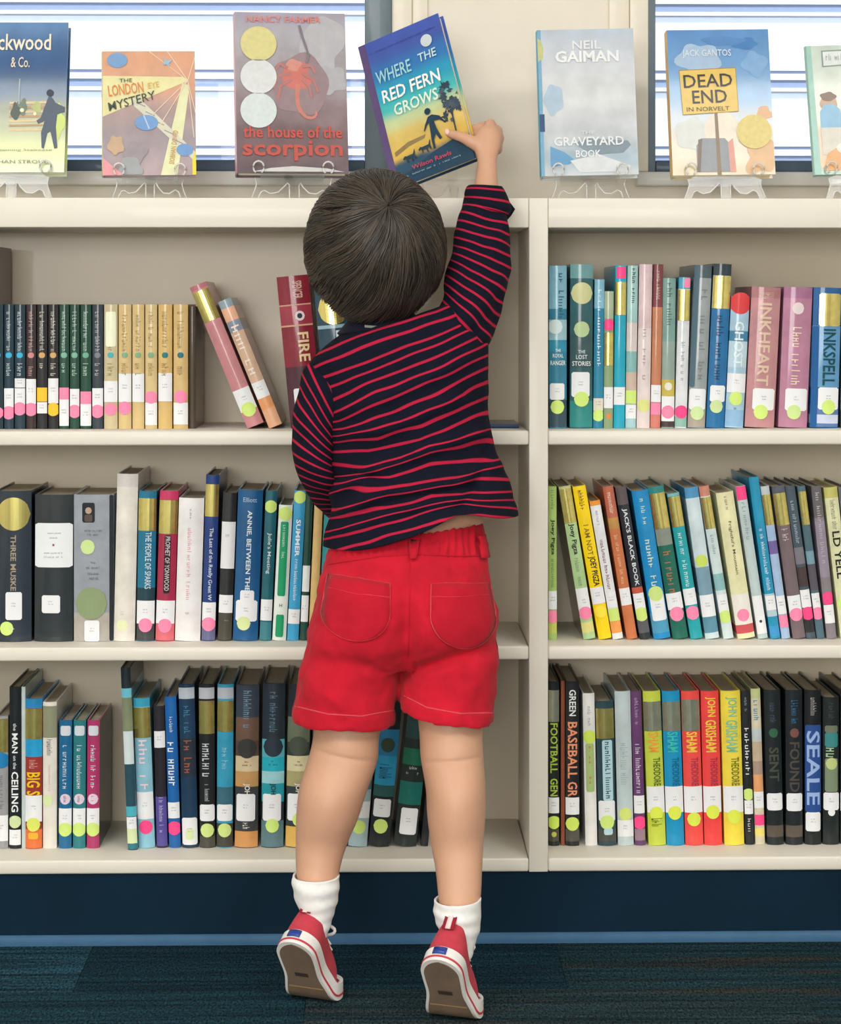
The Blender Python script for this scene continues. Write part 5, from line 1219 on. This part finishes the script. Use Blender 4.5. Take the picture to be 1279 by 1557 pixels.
# turned back flap at the edge of the cuff
fl_ = [W(764, 296, -.070), W(775, 306, -.066), W(784, 318, -.060), W(778, 328, -.062), W(769, 338, -.068), W(763, 320, -.074)]
fb = [p + Vector((0, .010, 0)) for p in fl_]
co = obj('cuff_flap', fl_ + fb, [[0, 5, 4, 3, 2, 1], [6, 7, 8, 9, 10, 11]] + [[i, (i + 1) % 6, 6 + (i + 1) % 6, 6 + i] for i in range(6)], M_SHIRT, torso)
set_stripe(co, [0.0] * 12)
sleeve('sleeve', [rp((494, 550), (530, 636), -.136, .046), rp((468, 553), (518, 652), -.137, .049), rp((455, 584), (512, 670), -.14, .047), rp((447, 626), (509, 690), -.144, .045), rp((445, 664), (508, 708), -.146, .043), rp((447, 698), (509, 724), -.144, .042),
                  rp((456, 728), (514, 744), -.13, .041), rp((472, 756), (522, 764), -.105, .038), rp((490, 775), (534, 778), -.075, .034), rp((503, 786), (545, 784), -.05, .030)], .0140, 4.4, .0035, axf=(.7, -.7), off=.1)
# ribbed collar and the size tag
v, f, prm = loft([rp((532, 486), (626, 474), -.132, .044), rp((523, 497), (635, 483), -.132, .050), rp((514, 508), (644, 490), -.133, .054)], 64, 5, False, False)
col_ = obj('collar', v, f, mat('14182a', 'cloth', var=.08, scale=300.0), torso, True)
s_ = col_.modifiers.new('thickness', 'SOLIDIFY'); s_.thickness = .003; s_.offset = 0
tg = [W(555, 494, -.186), W(578, 496, -.186), W(578, 499, -.186), W(555, 498, -.186)]
obj('size_tag', tg + [p + Vector((0, .001, 0)) for p in tg], [[3, 2, 1, 0], [4, 5, 6, 7], [0, 1, 5, 4], [1, 2, 6, 5], [2, 3, 7, 6], [3, 0, 4, 7]], mat('8a8c84', 'cloth'), torso)

# ---- red shorts
M_RED = mat('c41a2e', 'cloth', var=.12, scale=26.0, bump=.12)
Bs = []
v, f, _ = loft([rp((501, 814), (734, 791), -.146, .076), rp((499, 834), (737, 812), -.148, .081), rp((493, 868), (743, 852), -.155, .092), rp((483, 905), (749, 892), -.164, .106), rp((470, 955), (757, 945), -.170, .110), rp((464, 990), (757, 984), -.173, .096), rp((470, 1014), (750, 1008), -.174, .070)], 64, 6, pw=2.2); Bs.append((v, f))
v, f, _ = loft([rp((474, 945), (618, 945), -.165, .088), rp((463, 985), (617, 985), -.171, .088), rp((456, 1030), (607, 1030), -.179, .083), rp((450, 1068), (602, 1072), -.187, .079), rp((446, 1094), (599, 1100), -.192, .077)], 56, 6, pw=2.2); Bs.append((v, f))
v, f, _ = loft([rp((624, 945), (756, 945), -.168, .088), rp((620, 985), (758, 985), -.176, .088), rp((613, 1028), (755, 1030), -.187, .083), rp((610, 1062), (751, 1070), -.198, .079), rp((609, 1078), (749, 1098), -.206, .077)], 56, 6, pw=2.2); Bs.append((v, f))
shorts = pchild(remeshed('shorts', merge(Bs), .0036, 6, M_RED, None))
bm = bmesh.new(); bm.from_mesh(shorts.data)
dead = [fc for fc in bm.faces if (fc.normal.z < -.75 and fc.calc_center_median().z < .42) or (fc.normal.z > .75 and PX(fc.calc_center_median())[1] < 835)]
bmesh.ops.delete(bm, geom=dead, context='FACES')
for _ in range(10):
    mv = {}
    for v_ in bm.verts:
        nb = [e.other_vert(v_).co for e in v_.link_edges if e.is_boundary]
        if len(nb) == 2: mv[v_] = v_.co * .4 + (nb[0] + nb[1]) * .3
    for v_, c_ in mv.items(): v_.co = c_
bm.to_mesh(shorts.data); bm.free()
def sfold(p):
    q = PX(p)
    r = .0055 * aniso(p, (.90, -.42 if q[0] < 620 else .42), 7, 26, 1.7) + .0028 * noise.noise(p * 34) + .0014 * noise.noise(p * 80)
    hl = gy([(449, 1074), (500, 1086), (550, 1089), (604, 1080)], q[0]) if q[0] < 606 else gy([(606, 1056), (650, 1076), (700, 1085), (749, 1084)], q[0])
    if q[1] > hl: r += .0017 * min(1, (q[1] - hl) / 2)
    if q[1] < 850: r += (.0020 * math.sin(q[0] * .55 + 2 * noise.noise(p * 30)) + .002 * noise.noise(Vector((q[0] * .12, 0, 0)))) * min(1, (850 - q[1]) / 10)
    return r
wrinkle(shorts, sfold)
for vtx in shorts.data.vertices:
    q = PX(vtx.co)
    if vtx.co.y < -.18:
        # cleft down the seat, folds under the seat
        vtx.co.y += .024 * math.exp(-((q[0] - 621) / 17.0) ** 2) * min(1, max(0, (q[1] - 880) / 90)) * min(1, max(0, (1060 - q[1]) / 60))
        vtx.co.y += .013 * math.exp(-((q[1] - 1002 + (q[0] - 690) * .30) / 9.0) ** 2) * (1 if q[0] > 628 else 0)
        vtx.co.y += .004 * math.exp(-((q[1] - 1010 - (q[0] - 540) * .10) / 12.0) ** 2) * (1 if q[0] < 612 else 0)
shorts.data.update()
bvh = BVHTree.FromPolygons([x.co.copy() for x in shorts.data.vertices], [list(p.vertices) for p in shorts.data.polygons])
def on_surf(b, px, py, off):
    d = (W(px, py, 0) - CAM).normalized()
    loc, nr_, i, dist = b.ray_cast(CAM, d)
    if loc is None: return W(px, py, -.24)
    if nr_.dot(d) > 0: nr_ = -nr_
    return loc + nr_ * off
def sew(b, name, pts, width, off, m, parent, ef=.3):
    """raised seam or strip laid on the cloth along pixels"""
    P = []
    for a, c in zip(pts, pts[1:]):
        k = max(1, int(math.hypot(c[0] - a[0], c[1] - a[1]) / 5))
        P += [(a[0] + (c[0] - a[0]) * t / k, a[1] + (c[1] - a[1]) * t / k) for t in range(k)]
    P.append(pts[-1]); Vv, Ff = [], []
    for i, p in enumerate(P):
        a, c = P[max(0, i - 1)], P[min(len(P) - 1, i + 1)]; l = math.hypot(c[0] - a[0], c[1] - a[1]) or 1
        nx, ny = -(c[1] - a[1]) / l * width / 2, (c[0] - a[0]) / l * width / 2
        Vv += [on_surf(b, p[0] + nx, p[1] + ny, off * ef), on_surf(b, p[0], p[1], off), on_surf(b, p[0] - nx, p[1] - ny, off * ef)]
    for i in range(len(P) - 1):
        for q in (0, 1): Ff.append([i * 3 + q, i * 3 + q + 1, (i + 1) * 3 + q + 1, (i + 1) * 3 + q])
    return obj(name, Vv, Ff, m, parent, True)
M_ST = mat('d2505c', 'cloth', var=.05); M_RED2 = mat('ba182c', 'cloth', var=.10, scale=30.0, bump=.12)
def pocket(outline_l, outline_r, hem):
    """outline given as left and right pixel edges at matching levels, top to bottom"""
    Vv, Ff = [], []; n = 10; rows = len(outline_l)
    for (a, c) in zip(outline_l, outline_r):
        for k in range(n + 1):
            t = k / n; Vv.append(on_surf(bvh, a[0] + (c[0] - a[0]) * t, a[1] + (c[1] - a[1]) * t, .0022))
    for i in range(rows - 1):
        for k in range(n): Ff.append([i * (n + 1) + k, (i + 1) * (n + 1) + k, (i + 1) * (n + 1) + k + 1, i * (n + 1) + k + 1])
    o = obj('pocket', Vv, Ff, M_RED2, shorts, True)
    s_ = o.modifiers.new('thickness', 'SOLIDIFY'); s_.thickness = .0016; s_.offset = 0
    ol = outline_l + outline_r[::-1]
    sew(bvh, 'stitching', [outline_r[0]] + outline_l + outline_r[::-1], 1.5, .0036, M_ST, shorts)
    sew(bvh, 'stitching', hem, 1.3, .0036, M_ST, shorts)
def rnd_pocket(tl, tr, bl, br, depth):
    """straight sides then a round bottom"""
    Lf, Rt = [], []
    for i in range(5):
        t = i / 4; Lf.append((tl[0] + (bl[0] - tl[0]) * t, tl[1] + (bl[1] - tl[1]) * t)); Rt.append((tr[0] + (br[0] - tr[0]) * t, tr[1] + (br[1] - tr[1]) * t))
    cx, cy = (bl[0] + br[0]) / 2, (bl[1] + br[1]) / 2; hx, hy = (br[0] - bl[0]) / 2, (br[1] - bl[1]) / 2
    for i in range(1, 9):
        a = math.pi / 2 * i / 8; c_, s_ = math.cos(a), math.sin(a)
        Lf.append((cx - hx * max(.06, c_), cy - hy * c_ + depth * s_)); Rt.append((cx + hx * max(.06, c_), cy + hy * c_ + depth * s_))
    return Lf, Rt
Lf, Rt = rnd_pocket((501, 873), (594, 888), (491, 930), (593, 935), 42); pocket(Lf, Rt, [(497, 893), (545, 904), (594, 909)])
Lf, Rt = rnd_pocket((656, 888), (744, 887), (655, 937), (753, 940), 46); pocket(Lf, Rt, [(655, 908), (700, 908), (748, 904)])
sew(bvh, 'seam', [(624, 856), (624, 900), (623, 950), (621, 1000)], 2.0, .0012, M_RED2, shorts)
sew(bvh, 'waist_stitching', [(500, 858), (540, 852), (580, 846), (620, 843), (660, 844), (700, 846), (737, 845)], 2.2, .0022, M_RED2, shorts)
for pl_, wl in (([(628, 822), (627, 838), (627, 853)], 13), ([(728, 816), (731, 832), (734, 850)], 11)):
    bo = sew(bvh, 'belt_loop', pl_, wl, .0075, M_RED, shorts, .85); s_ = bo.modifiers.new('t', 'SOLIDIFY'); s_.thickness = .0022; s_.offset = 0
sew(bvh, 'hem_stitching', [(449, 1074), (500, 1086), (550, 1089), (600, 1080)], 2.0, .0014, M_ST, shorts)
sew(bvh, 'hem_stitching', [(611, 1056), (650, 1076), (700, 1085), (749, 1084)], 2.0, .0014, M_ST, shorts)

# ---- socks and canvas shoes
M_SOCK = mat('f0f0ee', 'cloth', var=.04, scale=120.0, bump=.1)
M_CANV = mat('c2404e', 'cloth', var=.06, scale=90.0); M_WHT = mat('eceae6', 'rubber', var=.03); M_TREAD = mat('7d6a58', 'rubber', var=.10, scale=40.0); M_PINK = mat('c8404e', 'rubber'); M_BLUE = mat('1f3f94', 'gloss')
def sock(rings):
    v, f, prm = loft(rings, 40, 8, False, True)
    o = pchild(obj('sock', v, f, M_SOCK, None, True))
    wrinkle(o, lambda p: .0005 * math.sin(p.z * 330 + 4 * noise.noise(p * 18)) + .0022 * noise.noise(Vector((p.x * 22, p.y * 22, p.z * 60))))
    s_ = o.modifiers.new('thickness', 'SOLIDIFY'); s_.thickness = .003; s_.offset = -1
    return o
sock([rp((445, 1331), (517, 1331), -.246, .036), rp((444, 1346), (517, 1349), -.248, .036), rp((448, 1362), (515, 1368), -.249, .034), rp((456, 1384), (508, 1392), -.251, .029), rp((464, 1402), (502, 1410), -.258, .024), rp((470, 1418), (497, 1424), -.262, .018)])
sock([rp((660, 1368), (733, 1364), -.306, .036), rp((659, 1384), (733, 1382), -.309, .036), rp((663, 1402), (731, 1404), -.311, .034), rp((672, 1426), (724, 1431), -.314, .029), rp((679, 1446), (718, 1452), -.322, .024), rp((685, 1462), (713, 1466), -.327, .018)])
def shoe(ball, yaw, phi, side):
    psi = math.radians(yaw); phi = math.radians(phi)
    v_ = (ball[1] - HOR) / F_PX; u_ = (ball[0] - 640) / F_PX
    dd = Vector((math.sin(YAW) + math.cos(YAW) * u_, math.cos(YAW) - math.sin(YAW) * u_, -v_)); P0 = CAM + dd * (CAMZ / v_); P0.z = .0012
    Ln, sb = .168, .120
    d = Vector((math.sin(psi), math.cos(psi), 0)); zz = Vector((0, 0, 1)); lat = Vector((d.y, -d.x, 0))
    K = 160; ds = Ln / K
    def alpha(s):
        t = (s - (sb - .022)) / .034
        return phi * (1 - min(1, max(0, t)))
    Cs = [None] * (K + 1); kb = int(sb / ds)
    Cs[kb] = P0.copy()
    for k in range(kb + 1, K + 1): a = alpha((k - .5) * ds); Cs[k] = Cs[k - 1] + (d * math.cos(a) - zz * math.sin(a)) * ds
    for k in range(kb - 1, -1, -1): a = alpha((k + .5) * ds); Cs[k] = Cs[k + 1] - (d * math.cos(a) - zz * math.sin(a)) * ds
    low = min(c.z for c in Cs); Cs = [c - zz * (low - .0012) for c in Cs]
    def at(s, t, n):
        k = min(K, max(0, s / ds)); i = min(K - 1, int(k)); c = Cs[i] + (Cs[i + 1] - Cs[i]) * (k - i); a = alpha(s)
        return c + lat * t + (d * math.sin(a) + zz * math.cos(a)) * n
    def hw(s):
        x = s / Ln
        base = .0285 + .0085 * (1 / (1 + math.exp(-(x - .52) * 14))) - .0020 * math.exp(-((x - .4) / .12) ** 2)
        r0 = .028; e = 1.0
        if s < r0: e = math.sqrt(max(0, 1 - ((r0 - s) / r0) ** 2))
        if s > Ln - .038: e = math.sqrt(max(0, 1 - ((s - Ln + .038) / .038) ** 2.3))
        return base * max(.02, e)
    SS = [Ln * (1 - math.cos(math.pi * i / 44)) / 2 for i in range(45)]
    def slab(name, n0, n1, inset, m, parent, s0=0.0, s1=None):
        s1 = Ln if s1 is None else s1
        Vv, Ff = [], []
        for s in SS:
            q = s0 - inset + (s1 - s0 + 2 * inset) * s / Ln; h_ = max(.0005, hw(s) + inset) if s1 == Ln else hw(q) + inset
            qq = min(Ln, max(0, q)); ex = q - qq
            base = [at(qq, -h_, n0), at(qq, h_, n0), at(qq, h_, n1), at(qq, -h_, n1)]
            if ex:
                a = alpha(qq); tv = (d * math.cos(a) - zz * math.sin(a)) * ex; base = [b_ + tv for b_ in base]
            Vv += base
        M_ = len(SS)
        for i in range(M_ - 1):
            for k in range(4): Ff.append([i * 4 + k, i * 4 + (k + 1) % 4, (i + 1) * 4 + (k + 1) % 4, (i + 1) * 4 + k])
        Ff += [[3, 2, 1, 0], [(M_ - 1) * 4 + k for k in range(4)]]
        o = obj(name, Vv, Ff, m, parent, True, 40)
        return o
    # canvas upper
    Vv, Ff = [], []; NA = 22
    def Hh(s):
        x = s / Ln
        return .012 + .043 * (1 / (1 + math.exp((x - .66) * 16))) + .020 * math.exp(-((x - .0) / .12) ** 2)
    for s in SS:
        for k in range(NA + 1):
            a = math.pi * k / NA; tw = 1 - .20 * math.sin(a)
            Vv.append(at(.0015 + (Ln - .003) * s / Ln, -math.cos(a) * (hw(s) - .0012) * tw if True else 0, .016 + Hh(s) * math.sin(a) ** .55))
    for i in range(len(SS) - 1):
        for k in range(NA): Ff.append([i * (NA + 1) + k, i * (NA + 1) + k + 1, (i + 1) * (NA + 1) + k + 1, (i + 1) * (NA + 1) + k])
    up = pchild(obj('shoe', Vv, Ff, M_CANV, None, True))
    up['label'] = 'red canvas shoe with white rubber sole'
    slab('tread', 0.0, .0045, -.0042, M_TREAD, up); slab('sole_rim', .0008, .0060, .0, M_WHT, up); slab('red_line', .0060, .0088, .0007, M_PINK, up); slab('foxing', .0088, .0235, .0002, M_WHT, up)
    def patch(name, s0, s1, t0, t1, n, m, dn=.0008):
        b_ = [at(s0, t0, n), at(s0, t1, n), at(s1, t1, n), at(s1, t0, n)]; a = alpha((s0 + s1) / 2); nn = (d * math.sin(a) + zz * math.cos(a)) * (-dn)
        V2 = b_ + [p + nn for p in b_]
        return obj(name, V2, [[0, 1, 2, 3], [7, 6, 5, 4], [0, 4, 5, 1], [1, 5, 6, 2], [2, 6, 7, 3], [3, 7, 4, 0]], m, up)
    patch('tread_mark', .060, .067, -.010, .010, .0002, mat('3f352d', 'rubber'), .0006)
    patch('tread_line', .0885, .0905, -.026, .026, .0002, mat('a08058', 'rubber'), .0006)
    # blue patch wrapped on the heel, pull tab
    def heel(t, n, out):
        s = .028 - math.sqrt(max(0, .028 ** 2 - (min(abs(t), hwmax) / hwmax * .028) ** 2)); a = alpha(s)
        return at(s, t, n) - (d * math.cos(a) - zz * math.sin(a)) * out
    hwmax = .0285
    Vv, Ff = [], []
    for i in range(7):
        t = -.0105 + .019 * i / 6; Vv += [heel(t, .0105, .0016), heel(t, .0215, .0016)]
    for i in range(6): Ff.append([2 * i, 2 * i + 2, 2 * i + 3, 2 * i + 1])
    ho = obj('heel_patch', Vv, Ff, M_BLUE, up, True); s_ = ho.modifiers.new('t', 'SOLIDIFY'); s_.thickness = .0012; s_.offset = 0
    for (w0, m, lift, nm) in ((.0085, mat('9c2436', 'cloth'), .001, 'tab_backing'), (.0035, mat('efd9d6', 'cloth'), .0022, 'pull_tab')):
        Vv, Ff = [], []
        for (nn_, o_) in ((.052, .0), (.062, .0012), (.072, .0018), (.083, .003), (.088, .0050)):
            c0 = heel(0, nn_, o_ + lift + .0005); Vv += [c0 - lat * w0, c0 + lat * w0]
        for i in range(4): Ff.append([2 * i, 2 * i + 1, 2 * i + 3, 2 * i + 2])
        oo = obj(nm, Vv, Ff, m, up, True); s_ = oo.modifiers.new('t', 'SOLIDIFY'); s_.thickness = .0012; s_.offset = 0
    # laces and toe cap
    for i in range(4):
        s = .072 + .010 * i; n_ = .016 + Hh(s); v, f = tube([at(s, -.016, n_ - .006), at(s, -.008, n_ + .0015), at(s, .0, n_ + .0025), at(s, .008, n_ + .0015), at(s, .016, n_ - .006)], .0019, 6); obj('lace', v, f, M_WHT, up, True)
    for sg in (-1, 1):
        c0 = at(.066, 0, .016 + Hh(.066) + .003)
        pth = [c0 + lat * (sg * .020 * math.sin(a)) + (at(.066, 0, .1) - at(.066, 0, 0)) * (.10 * math.sin(a / 2) ** 2) - (at(.07, 0, 0) - at(.06, 0, 0)) * (1.1 * (1 - math.cos(a)) * .5) for a in [math.pi * k / 10 for k in range(9)]]
        v, f = tube(pth, .0024, 6); obj('lace_bow', v, f, M_WHT, up, True)
    Vv, Ff = [], []; ks = [s for s in SS if s > Ln - .030]
    for s in ks:
        for k in range(NA + 1):
            a = math.pi * k / NA
            Vv.append(at(.0015 + (Ln - .002) * s / Ln, -math.cos(a) * (hw(s) + .0006), .016 + (Hh(s) + .0012) * math.sin(a) ** .75))
    for i in range(len(ks) - 1):
        for k in range(NA): Ff.append([i * (NA + 1) + k, i * (NA + 1) + k + 1, (i + 1) * (NA + 1) + k + 1, (i + 1) * (NA + 1) + k])
    obj('toe_cap', Vv, Ff, M_WHT, up, True)
    return up
shoe((476, 1521), 24, 58, -1)
shoe((690, 1549), 20, 58, 1)
